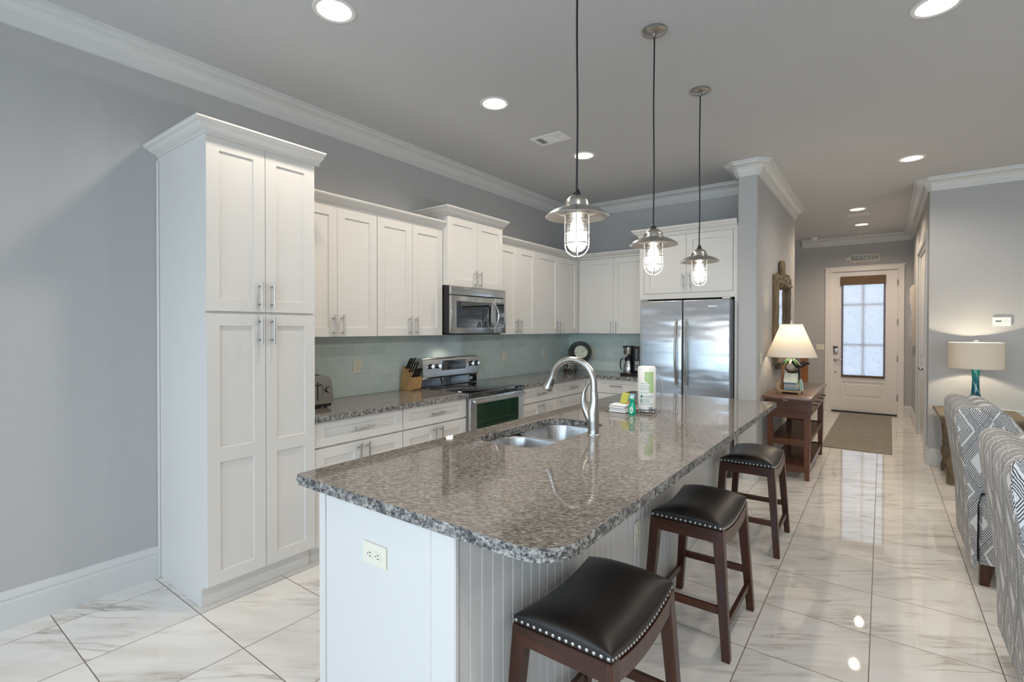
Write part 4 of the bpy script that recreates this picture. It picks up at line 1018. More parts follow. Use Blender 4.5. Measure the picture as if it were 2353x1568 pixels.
bm = NB(); lathe(bm, [(0, .001), (.078, .001), (.088, .02), (.088, .10), (.07, .128), (.067, .128), (.084, .098), (.084, .02), (.076, .004), (0, .004)], (.275, 5.43), 28, ZT); build('glass_wall', bm, 'glass', t)
cols = [(.02, .018, .018), (.05, .035, .028), (.12, .085, .065), (.32, .28, .24), (.55, .52, .48)]; pm = [plain('shell_tone', c, .3) for c in cols]
rr = random.Random(5)
tones = [NB() for _ in cols]
for k in range(150):
    a = rr.random() * 2 * PI; r = .072 * math.sqrt(rr.random() * .5 + .5) if k < 110 else .055 * rr.random(); z = ZT + .014 + rr.random() * .105
    ball(tones[min(4, int(rr.random() ** 1.3 * 5))], (.275 + r * math.cos(a), 5.43 + r * math.sin(a), z), .010 + rr.random() * .005, 8, (1, rr.uniform(.6, 1.2), rr.uniform(.5, .9)))
for b_, m_ in zip(tones, pm):
    o = build('shells', b_, m_, t); o['kind'] = 'stuff'

# island: paper towels, cloths, sponges, soap
t = thing('paper_towel_holder', (2.156, 3.13, ZT), 'wire paper towel stand with ball feet on the island', 'paper towel holder')
c = (2.156, 3.13)
bm = NB(); tube(bm, [(c[0] + .066 * math.cos(2 * PI * k / 36), c[1] + .066 * math.sin(2 * PI * k / 36), ZT + .016) for k in range(36)], .003, 8, closed=True)
for k in range(2): a = PI / 2 * k; tube(bm, [(c[0] + .066 * math.cos(a), c[1] + .066 * math.sin(a), ZT + .016), (c[0] - .066 * math.cos(a), c[1] - .066 * math.sin(a), ZT + .016)], .0025, 8)
tube(bm, [(c[0], c[1], ZT + .016), (c[0], c[1], ZT + .295)], .004, 8); build('base', bm, 'nickel', t)
for k in range(4):
    a = PI / 4 + PI / 2 * k + .3; bm = NB(); ball(bm, (c[0] + .062 * math.cos(a), c[1] + .062 * math.sin(a), ZT + .0075), .0073, 12); build('ball_foot', bm, 'nickel', t)
bm = NB(); ax, ay = .80, .60
for s in (-.012, .012):
    pass
P_ = lambda d, z, s=0: (c[0] + ax * d - ay * s, c[1] + ay * d + ax * s, z)
tube(bm, spline([P_(.066, ZT + .016, -.02), P_(.093, ZT + .018, -.012), P_(.095, ZT + .16, -.010), P_(.078, ZT + .225, -.006), P_(.066, ZT + .238, 0), P_(.078, ZT + .225, .006), P_(.095, ZT + .16, .010), P_(.093, ZT + .018, .012), P_(.066, ZT + .016, .02)], 6), .0026, 8); build('tension_arm', bm, 'nickel', t)
t2 = thing('paper_towel_roll', (c[0], c[1], ZT + .02), 'paper towel roll in green and white printed wrap on the island', 'paper towels')
bm = NB(); lathe(bm, [(.020, ZT + .021), (.050, ZT + .021), (.0555, ZT + .027), (.0562, ZT + .15), (.0557, ZT + .282), (.050, ZT + .292), (.034, ZT + .294), (.022, ZT + .287), (.018, ZT + .28)], c, 36)
lathe(bm, [(.020, ZT + .021), (.0185, ZT + .28)], c, 36); build('roll', bm, plain('white_paper', (.80, .80, .78), .45, bump=(35, .5, .006)), t2)
def wrap(name, a0, a1, z0, z1, mat, cut=None, par=t2, r=.0567):
    bm = NB(); n = 10; A = []; B = []
    for k in range(n + 1):
        a = a0 + (a1 - a0) * k / n; zz = z0 + (cut * (1 - k / n) if cut else 0)
        A.append(bm.verts.new((c[0] + r * math.cos(a), c[1] + r * math.sin(a), ZT + zz))); B.append(bm.verts.new((c[0] + r * math.cos(a), c[1] + r * math.sin(a), ZT + z1)))
    for k in range(n): bm.faces.new((A[k], A[k + 1], B[k + 1], B[k]))
    return build(name, bm, mat, par)
lg = plain('pale_green_print', (.42, .58, .28), .4); dg = plain('dark_green_print', (.05, .25, .15), .4); gp = plain('grey_green_print', (.33, .45, .36), .4); bk_ = plain('black_print', (.02, .02, .02), .5)
F0 = math.atan2(CAM.y - c[1], CAM.x - c[0])       # towards the room
wrap('green_band', F0 - .25, F0 + .78, .170, .262, lg, .035); wrap('green_panel', F0 + .25, F0 + .78, .130, .180, lg)
for i, (z, m_, a, b) in enumerate(((.192 - .006, gp, -.75, .7), (.172, gp, -.75, .7), (.160, gp, -.75, .7), (.149, gp, -.75, .5), (.128, gp, -.75, .2), (.108, gp, -.4, .72), (.100, gp, -.4, .72), (.087, gp, -.45, .35), (.079, gp, -.45, .3), (.071, gp, -.45, .35), (.058, gp, -.75, .72))):
    wrap('print_line', F0 + a, F0 + b, z, z + .0035, m_)
wrap('leaf_mark', F0 - .72, F0 - .48, .098, .115, dg); wrap('leaf_mark', F0 - .72, F0 - .55, .068, .090, dg)
for i in range(11): wrap('barcode_bar', F0 + .22 + i * .042, F0 + .22 + i * .042 + (.012 if i % 3 else .026), .018, .042, bk_)
t3 = thing('cloth_stack', (2.01, 3.06, ZT), 'small stack of folded white dishcloths on the island', 'cloth')
wc = plain('white_terry', (.80, .80, .80), .95, bump=(420, .6, .003))
for k in range(4):
    bm = NB(); box(bm, 1.955 + .004 * (k % 2), 2.068 - .003 * (k % 3), 3.0 + .003 * (k % 2), 3.10, ZT + .001 + .0125 * k, ZT + .0125 + .0125 * k, .0055, 3)
    for v in bm.verts: v.co += Vector((random.uniform(-.0015, .0015), random.uniform(-.0015, .0015), random.uniform(-.0006, .0006)))
    o = build('folded_cloth', bm, wc, t3)
t4 = thing('sponge_pack', (2.045, 3.115, ZT + .052), 'yellow sponge pack with blue and red label on the cloth stack', 'sponge pack')
def leanbox(x0, x1, y0, y1, z0, z1, lean):
    bm = NB(); box(bm, x0, x1, y0, y1, z0, z1, .006)
    for v in bm.verts: v.co.x += (v.co.z - z0) * .15; v.co.y += (v.co.z - z0) * lean
    return bm
bm = leanbox(2.000, 2.052, 3.065, 3.085, ZT + .052, ZT + .118, .2); build('sponge', bm, plain('yellow_sponge', (.52, .50, .10), .8, bump=(300, .5)), t4)
bm = leanbox(2.054, 2.088, 3.066, 3.084, ZT + .052, ZT + .116, .2); build('label_card', bm, plain('sky_blue_card', (.20, .44, .68), .4), t4)
bm = leanbox(2.056, 2.089, 3.0645, 3.0655, ZT + .054, ZT + .072, .2); build('red_stripe', bm, plain('orange_red_print', (.60, .20, .11), .4), t4)
t5 = thing('dish_soap_bottle', (2.119, 2.985, ZT), 'small green dish soap bottle in front of the paper towels', 'bottle')
gs = G('green_soap'); gs.set(Base_Color=(.0, .36, .19, 1), Roughness=.08); gs.b.inputs['Emission Strength'].default_value = 0
bm = NB(); lathe(bm, [(0, .0006), (.022, .0006), (.0235, .006), (.0240, .03), (.021, .052), (.0155, .072), (.0150, .082), (.018, .092), (.0165, .100), (0, .100)], (2.119, 2.985), 24, ZT)
for v in bm.verts: v.co.y = 2.985 + (v.co.y - 2.985) * .7
build('bottle_body', bm, gs.m, t5)
bm = NB(); lathe(bm, [(0, .1005), (.0125, .1005), (.0125, .114), (.010, .119), (0, .119)], (2.119, 2.985), 20, ZT); build('cap', bm, plain('pale_cap', (.52, .72, .66), .25), t5)
bm = NB(); n_ = 20; vs = []
for k in range(n_):
    a = 2 * PI * k / n_; xx = .0115 * math.cos(a); zz = .032 + .022 * math.sin(a); r_ = .0247 - max(0, zz - .03) * .12
    yy = -.7 * math.sqrt(max(0, r_ ** 2 - xx ** 2)) - .0006; vs.append(bm.verts.new((2.121 + xx, 2.985 + yy, ZT + zz)))
bm.faces.new(vs); build('oval_label', bm, plain('pale_label', (.62, .72, .68), .4), t5)

# ------------------------------------------------------------ saddle stools
def stool(loc, label):
    t = thing('saddle_stool', (0, 0, 0), label, 'stool', 'dark leather saddle stools along the island')
    hx, hy = .159, .240
    zn = lambda y: .532 + .032 * min(1, abs(y) / hy) ** 2.0
    bm = NB(); nx, ny = 18, 26; top = {}
    for i in range(nx + 1):
        for j in range(ny + 1):
            s = -1 + 2 * i / nx; q = -1 + 2 * j / ny
            s = math.sin(s * PI / 2); q = math.sin(q * PI / 2)
            e_ = (max(0, 1 - abs(s) ** 3.2) ** .55) * (max(0, 1 - abs(q) ** 4.5) ** .55)
            x = s * hx; y = q * hy; z = zn(y) + .014 + .046 * e_ + .010 * (1 - s * s) * e_
            top[i, j] = bm.verts.new((x, y, z))
    for i in range(nx):
        for j in range(ny): bm.faces.new((top[i, j], top[i + 1, j], top[i + 1, j + 1], top[i, j + 1]))
    per = [(i, 0) for i in range(nx)] + [(nx, j) for j in range(ny)] + [(i, ny) for i in range(nx, 0, -1)] + [(0, j) for j in range(ny, 0, -1)]
    low = [bm.verts.new((top[p].co.x * .995, top[p].co.y * .995, zn(top[p].co.y) - .008)) for p in per]
    n = len(per)
    for k in range(n): bm.faces.new((top[per[k]], low[k], low[(k + 1) % n], top[per[(k + 1) % n]]))
    bm.faces.new(low); build('seat', bm, 'leather', t, sharp=60)
    bm = NB()
    for k in range(15):
        x = -hx + .008 + (2 * hx - .016) * k / 14
        for y in (-hy, hy): ball(bm, (x, y, zn(y) + .001), .0062, 8, (1, .55, 1))
    for k in range(24):
        y = -hy + .010 + (2 * hy - .020) * k / 23
        for x in (-hx, hx): ball(bm, (x, y, zn(y) + .001), .0060, 8, (.55, 1, 1))
    build('nailhead_trim', bm, 'nickel', t)
    for sy in (-1, 1):
        bm = NB(); box(bm, -hx + .012, hx - .012, sy * (hy - .006) - .011, sy * (hy - .006) + .011, zn(hy) - .066, zn(hy) - .009, .003, 1); build('end_rail', bm, 'mahogx', t)
    for sx in (-1, 1):
        bm = NB()
        N_ = 14; pr = [(-hy + .03 + (2 * hy - .06) * k / N_) for k in range(N_ + 1)]
        prism(bm, [(y, zn(y) - .009) for y in pr] + [(y, zn(y) - .066) for y in pr[::-1]], 'x', sx * (hx - .006) - .011, sx * (hx - .006) + .011)
        build('side_rail', bm, 'mahog', t, sharp=25)
    feet = {}
    for sx in (-1, 1):
        for sy in (-1, 1):
            bm = NB(); p = (sx * .140, sy * .220, zn(hy) - .010); q = (sx * .181, sy * .247, 0.0)
            bar(bm, q, p, .034, .036, .046, .046); bmesh.ops.bevel(bm, geom=bm.edges[:], offset=.003, segments=1, affect='EDGES'); build('leg', bm, 'mahog', t)
    at = lambda sx, sy, z: (sx * (.181 - .041 * z / .55), sy * (.247 - .027 * z / .55), z)
    for sy in (-1, 1):
        bm = NB(); beam(bm, at(-1, sy, .205), at(1, sy, .205), .018, .032); build('end_stretcher', bm, 'mahogx', t)
    for sx in (-1, 1):
        bm = NB(); beam(bm, at(sx, -1, .135), at(sx, 1, .135), .018, .030); build('side_stretcher', bm, 'mahog', t)
    t.location = loc; return t
s0 = stool((2.628, 1.523, 0), 'saddle stool nearest the camera, under the rounded corner of the island top')
dup(s0, (2.640, 2.604, 0), 'middle saddle stool of the three along the island')
dup(s0, (2.646, 3.818, 0), 'saddle stool farthest from the camera, in front of the wooden cart', .02)

# ------------------------------------------------------------ kitchen cart against the divider wall
CX0, CX1, CY0, CY1, CT = 2.432, 2.838, 5.345, 6.935, .80
t = thing('kitchen_cart', ((CX0 + CX1) / 2, 6.15, 0), 'reddish wooden cart table with drawers and two slatted shelves by the wall', 'cart table')
lx = (2.480, 2.792); ly = (5.525, 6.765)
bm = NB(); box(bm, CX0, CX1, CY0, CY1, CT - .026, CT, .004, 2); build('top', bm, 'carttop', t)
bm = NB(); box(bm, CX0 + .03, CX1 - .03, CY0 + .10, CY1 - .10, .592, CT - .0265); build('drawer_box', bm, 'cartx', t)
for k, (a, b) in enumerate(((5.56, 6.14), (6.16, 6.73))):
    bm = NB(); box(bm, CX1 - .03, CX1 - .016, a, b, .625, .762, .003, 1); d = build('drawer', bm, 'cart', t)
    for y in (a + .14, b - .14):
        bm = NB(); tube(bm, [(CX1 - .018, y, .70), (CX1 + .012, y, .70)], .006, 8); tube(bm, [(CX1 + .012, y - .028, .70), (CX1 + .012, y + .028, .70)], .007, 8); build('pull', bm, 'bronze', d)
for x in lx:
    for y in ly:
        bm = NB(); bar(bm, (x, y, 0), (x, y, .40), .038, .038, .052, .052); bar(bm, (x, y, .40), (x, y, CT - .027), .052, .052); build('leg', bm, 'cart', t)
for z in (.352, .105):
    bm = NB()
    for y in (ly[0] - .018, ly[1] + .018): box(bm, lx[0] + .02, lx[1] - .02, y - .009, y + .009, z - .030, z + .030, .003, 1)
    for x in (lx[0], lx[1]): box(bm, x - .009, x + .009, ly[0] + .02, ly[1] - .02, z - .030, z + .010, .003, 1)
    sh = build('shelf', bm, 'cartx', t)
    bm = NB(); nS = 22
    for k in range(nS):
        y = ly[0] + .02 + (ly[1] - ly[0] - .04) * (k + .5) / nS; box(bm, lx[0] - .012, lx[1] + .012, y - .0145, y + .0145, z + .0105, z + .022, .002, 1)
    build('slats', bm, 'cartx', sh)
bm = NB(); box(bm, 2.607, 2.65, CY0 + .018, CY0 + .05, CT - .036, CT - .0265); build('latch', bm, 'chrome', t)

# beach hut lamp on the cart
LX, LY = 2.632, 5.70
t = thing('beach_hut_lamp', (LX, LY, CT), 'lit table lamp with pleated white cone shade and tiny beach hut base', 'table lamp')
sand = plain('sand_resin', (.42, .30, .17), .8, bump=(90, .4)); bark = plain('rope_bark', (.22, .115, .05), .8, bump=(120, .5)); huts = plain('hut_blue', (.20, .34, .40), .6); hutr = plain('hut_roof', (.50, .54, .50), .6, bump=(80, .5)); frond = plain('frond_green', (.06, .26, .08), .5); frondw = plain('frond_pale', (.62, .66, .55), .5); picket = plain('picket_cream', (.66, .62, .54), .5)
bm = NB(); box(bm, LX - .105, LX + .095, LY - .075, LY + .085, CT + .014, CT + .034, .006)
for x in (-.09, .075):
    for y in (-.06, .07): box(bm, LX + x - .012, LX + x + .018, LY + y - .012, LY + y + .012, CT + .0005, CT + .0145, .003, 1)
build('base_board', bm, sand, t)
trunk = spline([(LX - .072, LY - .01, CT + .03), (LX - .074, LY - .005, CT + .16), (LX - .068, LY, CT + .245), (LX - .035, LY + .01, CT + .305), (LX - .002, LY + .01, CT + .345)], 8)
bm = NB(); tube(bm, trunk, [.0125 + .0012 * (k % 2) for k in range(len(trunk))], 12); build('palm_trunk', bm, bark, t)
tr2 = spline([(LX - .002, LY + .01, CT + .345), (LX + .03, LY + .03, CT + .30), (LX + .075, LY + .05, CT + .22), (LX + .09, LY + .06, CT + .10), (LX + .088, LY + .06, CT + .03)], 8)
def frondm(bm, p0, d, L, droop, w):
    p0 = Vector(p0); side = Vector((-d[1], d[0], 0)); prev = None; n = 9
    for k in range(n + 1):
        f = k / n; c = p0 + Vector((d[0], d[1], 0)) * L * f + Vector((0, 0, .25 * L * f - droop * f * f)); ww = w * math.sin(PI * (.08 + .92 * f)) * (1 if k % 2 else .55)
        cur = (bm.verts.new(c + side * ww - Vector((0, 0, ww * .5))), bm.verts.new(c), bm.verts.new(c - side * ww - Vector((0, 0, ww * .5))))
        if prev:
            bm.faces.new((prev[0], prev[1], cur[1], cur[0])); bm.faces.new((prev[1], prev[2], cur[2], cur[1]))
        prev = cur
for k, (a, L, dr, m_) in enumerate(((3.3, .085, .10, frond), (3.9, .08, .09, frond), (2.8, .10, .09, frondw), (5.6, .07, .09, frond), (4.6, .06, .08, frondw), (.2, .075, .10, frond), (.8, .07, .08, frond), (6.0, .09, .10, frondw), (1.8, .07, .07, frondw))):
    bm = NB(); frondm(bm, (LX, LY + .01, CT + .345), (math.cos(a), math.sin(a)), L, dr, .018); build('palm_frond', bm, m_, t)
hx0, hx1, hy0, hy1 = LX - .048, LX + .050, LY - .045, LY + .045
bm = NB(); box(bm, hx0, hx1, hy0, hy1, CT + .048, CT + .125); h_ = build('hut', bm, huts, t)
bm = NB(); e_ = .010
hexa(bm, [(hx0 - e_, hy0 - .03, CT + .108), (hx1 + e_, hy0 - .03, CT + .108), (hx1 + e_, LY, CT + .190), (hx0 - e_, LY, CT + .190)], [(hx0 - e_, hy0 - .03, CT + .115), (hx1 + e_, hy0 - .03, CT + .115), (hx1 + e_, LY, CT + .198), (hx0 - e_, LY, CT + .198)])
hexa(bm, [(hx0 - e_, LY, CT + .190), (hx1 + e_, LY, CT + .190), (hx1 + e_, hy1 + .02, CT + .115), (hx0 - e_, hy1 + .02, CT + .115)], [(hx0 - e_, LY, CT + .198), (hx1 + e_, LY, CT + .198), (hx1 + e_, hy1 + .02, CT + .122), (hx0 - e_, hy1 + .02, CT + .122)]); build('hut_roof', bm, hutr, h_)
bm = NB(); prism(bm, [(hy0, CT + .125), (hy1, CT + .125), (LY, CT + .188)], 'x', hx0, hx1); build('gable', bm, huts, h_)
bm = NB(); box(bm, hx0 - .005, hx1 + .022, hy0 - .03, hy1, CT + .040, CT + .052)
for x in (hx0 + .012, hx1 - .01):
    for y in (hy0 - .02, hy1 - .02): box(bm, x - .006, x + .006, y - .006, y + .006, CT + .0345, CT + .040)
build('deck', bm, huts, t)
bm = NB()
for k in range(8): x = hx0 - .002 + .0165 * k; box(bm, x - .0022, x + .0022, hy0 - .028, hy0 - .024, CT + .052, CT + .090)
for z in (CT + .070, CT + .088): box(bm, hx0 - .004, hx1 + .02, hy0 - .0285, hy0 - .0235, z - .0025, z + .0025)
for k in range(4): y = hy0 - .02 + .018 * k; box(bm, hx1 + .016, hx1 + .020, y - .002, y + .002, CT + .052, CT + .090)
box(bm, hx1 + .0155, hx1 + .0205, hy0 - .026, hy1 - .02, CT + .0855, CT + .0905); build('railing', bm, picket, t)
for k, (dx, dy, col, ln, w) in enumerate(((.075, -.05, (.60, .50, .22), .02, .011), (.083, -.045, (.30, .45, .36), -.006, .012), (.092, -.035, (.55, .60, .55), -.012, .010))):
    bm = NB(); N_ = 10; zc = CT + .034; H_ = .105 + .006 * k; L_ = []; R_ = []
    for j in range(N_ + 1):
        f = j / N_; ww = w * math.sin(PI * min(.97, .12 + .86 * f)) ** .6; c = (LX + dx - ln * (1 - f) * 1.0 + (-.012 if k == 0 else .0) * f, LY + dy, zc + H_ * f); L_.append((c[0] - ww, c[1], c[2])); R_.append((c[0] + ww, c[1], c[2]))
    A = [bm.verts.new(p) for p in L_ + R_[::-1]]; B = [bm.verts.new((p[0], p[1] + .004, p[2])) for p in L_ + R_[::-1]]; n = len(A)
    bm.faces.new(A[::-1]); bm.faces.new(B)
    for i in range(n): bm.faces.new((A[i], A[(i + 1) % n], B[(i + 1) % n], B[i]))
    build('surfboard', bm, plain('board_tint', col, .4), t)
bm = NB(); box(bm, LX - .118, LX - .092, LY - .07, LY - .05, CT + .0345, CT + .105, .002, 1)
for k in range(2): tube(bm, [(LX - .104 + .010 * k, LY - .06, CT + .100), (LX - .112 + .010 * k, LY - .06, CT + .150)], .0035, 8)
build('beach_chair', bm, plain('tan_board', (.48, .31, .15), .5), t)
bm = NB(); tube(bm, [(LX, LY + .01, CT + .33), (LX, LY, CT + .70)], .006, 10); lathe(bm, [(0, .40), (.018, .40), (.018, .46), (0, .46)], (LX, LY), 16, CT); build('stem', bm, 'nickel', t)
bm = NB(); tube(bm, [(LX - .11, LY - .03, CT + .004), (LX - .15, LY - .06, CT + .004), (LX - .196, LY - .05, CT + .004)], .003, 6); build('power_cord', bm, plain('gold_cord', (.35, .27, .10), .5), t)
z0, z1, r0, r1 = 1.163, 1.484, .2225, .094
bm = NB(); n = 120; rows = []
for j in range(9):
    f = j / 8; r = r0 + (r1 - r0) * f; rows.append([bm.verts.new((LX + (r + (.0012 if k % 2 else -.0012)) * math.cos(2 * PI * k / n), LY + (r + (.0012 if k % 2 else -.0012)) * math.sin(2 * PI * k / n), z0 + (z1 - z0) * f)) for k in range(n)])
for a, b in zip(rows, rows[1:]):
    for k in range(n): bm.faces.new((a[k], a[(k + 1) % n], b[(k + 1) % n], b[k]))
sh = build('lamp_shade', bm, 'shade', t, sharp=80)
bm = NB()
for r, z in ((r0, z0), (r1, z1)): tube(bm, [(LX + (r + .001) * math.cos(2 * PI * k / 60), LY + (r + .001) * math.sin(2 * PI * k / 60), z) for k in range(60)], .003, 6, closed=True)
build('shade_rim', bm, plain('rim_tape', (.62, .58, .52), .7), sh)
bm = NB(); lathe(bm, [(0, 1.488), (.011, 1.488), (.012, 1.494), (.008, 1.504), (.003, 1.522), (0, 1.526)], (LX, LY), 14); tube(bm, [(LX - r1, LY, z1 - .004), (LX + r1, LY, z1 - .004)], .0015, 6); tube(bm, [(LX, LY - r1, z1 - .004), (LX, LY + r1, z1 - .004)], .0015, 6); build('finial', bm, 'whitepl', t)
bm = NB(); ball(bm, (LX, LY, 1.365), .026, 14); build('light_bulb', bm, emis('lamp_bulb', (1, .85, .62), 6), t)
lamp_point((LX, LY, 1.365), 15, .03, (1, .80, .55), t, 'table_lamp_light')

def bird(x, y, s, label, up_):
    t = thing('bird_figurine', (x, y, CT), label, 'figurine', 'dark bird figurines on the cart'); z = CT
    bm = NB(); body = [(-.105, 0, .30 + up_), (-.07, 0, .275 + up_ * .6), (-.035, 0, .245), (.0, 0, .225), (.03, 0, .232), (.05, 0, .247), (.068, 0, .245), (.088, 0, .236)]
    rr_ = [.004, .010, .018, .027, .025, .018, .015, .002]
    tube(bm, spline([(x + p[0] * s, y + p[1], z + p[2] * s) for p in body], 4), lerp_list([r * s for r in rr_], 4), 12); build('body', bm, 'bronze', t)
    for q in (-.008, .008):
        bm = NB(); tube(bm, [(x + .002 * s, y + q, z + .205 * s), (x + .006 * s, y + q, z + .012)], [.009 * s, .004 * s], 8); build('leg', bm, 'bronze', t)
    bm = NB(); lathe(bm, [(0, .0005), (.032 * s, .0005), (.034 * s, .006), (.028 * s, .012), (0, .013)], (x + .006 * s, y), 20, z); build('stand', bm, 'bronze', t)
bird(2.655, 6.05, 1.15, 'larger black bird figurine behind the tiny beach hut, beak toward the door', .02)
bird(2.600, 5.92, .88, 'smaller dark bird figurine with raised tail, partly behind the beach hut', .015)

# switch / outlet on the divider wall behind the lamp
def mapD(x0): return lambda a, b, c: (x0 + c, a, b)
outlet(mapD(WX1 + .0005), 5.405, 1.145, 'ivory wall plate on the divider wall, lit by the beach hut lamp')
# mirror with a driftwood frame on the divider wall
t = thing('driftwood_mirror', (WX1 + .02, 6.48, 1.0), 'tall wall mirror in a carved driftwood frame above the wooden cart', 'mirror')
my0, my1 = 5.99, 6.97; fx_ = WX1 + .020
def rough(pts, r, n=6, amp=.004):
    p = spline(pts, n); return [q + Vector((0, random.uniform(-amp, amp), 0)) for q in p], [r * random.uniform(.9, 1.12) for _ in p]
bm = NB(); tube(bm, *rough([(fx_, my0 + .05, 1.06), (fx_, my0 + .045, 1.4), (fx_, my0 + .055, 1.75), (fx_, my0 + .05, 2.02)], .042), 12, sq=(.5, 1)); build('post', bm, 'drift', t)
bm = NB(); tube(bm, *rough([(fx_, my1 - .05, 1.06), (fx_, my1 - .045, 1.4), (fx_, my1 - .055, 1.75), (fx_, my1 - .05, 2.04)], .042), 12, sq=(.5, 1)); build('post', bm, 'drift', t)
bm = NB(); tube(bm, *rough([(fx_, my0 + .02, 1.08), (fx_, 6.3, 1.07), (fx_, 6.7, 1.08), (fx_, my1 - .02, 1.07)], .052), 12, sq=(1, .5)); tube(bm, *rough([(fx_, 6.2, 1.02), (fx_, 6.75, 1.02)], .03), 10); build('bottom_rail', bm, 'drift', t)
bm = NB(); tube(bm, *rough([(fx_, my0 + .02, 1.93), (fx_, 6.3, 1.95), (fx_, 6.7, 1.93), (fx_, my1 - .02, 1.95)], .055), 12, sq=(1, .5))
for (ya, yb_, za, zb, r) in ((6.30, 6.42, 1.90, 2.20, .045), (6.44, 6.50, 1.92, 2.17, .035), (6.12, 6.28, 2.02, 1.90, .035), (6.72, 6.60, 2.05, 1.92, .04), (6.85, 6.70, 2.06, 1.95, .04), (6.2, 6.7, 1.99, 2.02, .03)):
    tube(bm, *rough([(fx_ + .012, ya, za), (fx_ + .020, (ya + yb_) / 2 + .02, (za + zb) / 2), (fx_ + .012, yb_, zb)], r), 10, sq=(.6, 1))
build('carved_crest', bm, 'drift', t)
bm = NB(); box(bm, WX1 + .004, WX1 + .012, my0 + .06, my1 - .06, 1.09, 1.92); build('mirror_glass', bm, 'mirror', t)

# ------------------------------------------------------------ hall
bm = NB(); box(bm, 2.758, 3.455, 7.22, 10.30, .0005, .012, .004, 1)
for v in bm.verts: v.co.x += (v.co.y - 7.2) * .010
tag(build('hall_runner', bm, 'rug', origin='base'), 'taupe patterned runner rug on the hall floor before the front door', 'rug')
t = thing('roller_blind', (3.09, YH - .01, 2.3), 'woven paper blind glowing over the front door glass', 'blind')
bm = NB(); box(bm, 2.812, 3.372, YH + .004, YH + .0065, .64, 2.22); build('blind_cloth', bm, 'blind', t)
bm = NB(); box(bm, 2.772, 3.398, YH - .030, YH - .001, 2.19, 2.338, .003, 1); build('valance', bm, 'bamboo', t)
bm = NB(); box(bm, 2.788, 3.392, YH - .012, YH + .004, .608, .645, .003, 1); build('bottom_bar', bm, 'bamboo', t)
bm = NB(); box(bm, 2.786, 2.812, YH - .004, YH + .006, .64, 2.2); box(bm, 3.372, 3.396, YH - .004, YH + .006, .64, 2.2); build('edge_binding', bm, plain('blue_grey_binding', (.17, .17, .24), .8), t)
# beach sign
t = thing('beach_sign', (3.08, YH - .01, 2.54), 'white wooden arrow sign reading BEACH above the front door', 'sign')
yy = YH - .004
bm = NB(); prism(bm, [(2.828, 2.640), (2.985, 2.735), (2.985, 2.704), (3.328, 2.704), (3.312, 2.64), (3.328, 2.572), (2.985, 2.572), (2.985, 2.540)], 'y', yy - .016, yy)
build('board', bm, plain('whitewashed_plank', (.66, .62, .57), .7, bump=(40, .6)), t)
bm = NB()
for z in (2.604, 2.676): box(bm, 2.90, 3.325, yy - .0165, yy - .0155, z - .0015, z + .0015)
build('plank_seam', bm, plain('seam_grey', (.20, .18, .16), .8), t)
blue = plain('sea_blue_paint', (.19, .29, .33), .6)
text('lettering', 'BEACH', .098, blue, t, (2.918, yy - .018, 2.603), extrude=.0015, align_x='LEFT', space_character=1.04, offset=.002)
bm = NB(); pts = []
for k in range(10): a = PI / 2 + PI * k / 5 + .25; r = .040 if k % 2 == 0 else .017; pts.append((3.268 + r * math.cos(a), 2.638 + r * math.sin(a)))
prism(bm, pts, 'y', yy - .0185, yy - .0165)
so = build('starfish', bm, plain('starfish_grey', (.30, .33, .34), .6), t)
# three gang switch
bm = NB(); box(bm, 2.415, 2.538, YH - .007, YH - .0005, 1.065, 1.165, .003, 1)
o = tag(build('switch_plate', bm, 'plate', origin='base'), 'ivory three-switch plate beside the front door frame', 'light switch')
for x in (2.440, 2.4765, 2.513):
    bm = NB(); box(bm, x - .005, x + .005, YH - .016, YH - .0065, 1.106, 1.124, .002, 1); build('toggle', bm, 'plate', o)
# stair newel with iron baluster
t = thing('stair_newel', (2.262, 10.2, 0), 'orange stained wooden newel post seen beyond the cart, behind the lamp', 'newel post')
bm = NB(); box(bm, 2.212, 2.312, 10.15, 10.25, 0, 1.02, .004, 1); build('post', bm, 'newel', t)
bm = NB(); box(bm, 2.20, 2.324, 10.138, 10.262, 1.021, 1.05, .006, 1); prism(bm, [(2.20, 1.05), (2.324, 1.05), (2.262, 1.085)], 'y', 10.15, 10.25); build('cap', bm, 'newel', t)
bm = NB(); beam(bm, (2.21, 10.2, .95), (1.14, 10.2, .95), .055, .06); build('handrail', bm, 'newel', t)
for k in range(6):
    bm = NB(); x = 2.132 - .15 * k; tube(bm, [(x, 10.2, 0), (x, 10.2, .922)], .008, 8); build('baluster', bm, 'matblack', t)
# canvas on the hall's right wall
t = thing('wall_art', (XR - .02, 9.6, 1.6), 'pale canvas picture with a blue streak, seen edge-on on the hall wall', 'picture')
bm = NB(); box(bm, XR - .055, XR - .001, 9.28, 10.18, 1.19, 2.07, .008); build('canvas', bm, plain('pale_canvas', (.62, .55, .50), .8), t)
def paintm():
    g = G('blue_streak_print'); n = g.noise(g.mapv(g.obj(), (1, 2, 5)), 1, 4); g.set(Base_Color=g.ramp(n, [(.4, (.70, .68, .66)), (.55, (.20, .30, .50)), (.62, (.66, .64, .62))]), Roughness=.7); return g.m
bm = NB(); box(bm, XR - .0575, XR - .0555, 9.36, 10.10, 1.28, 1.95); build('print', bm, paintm(), t)

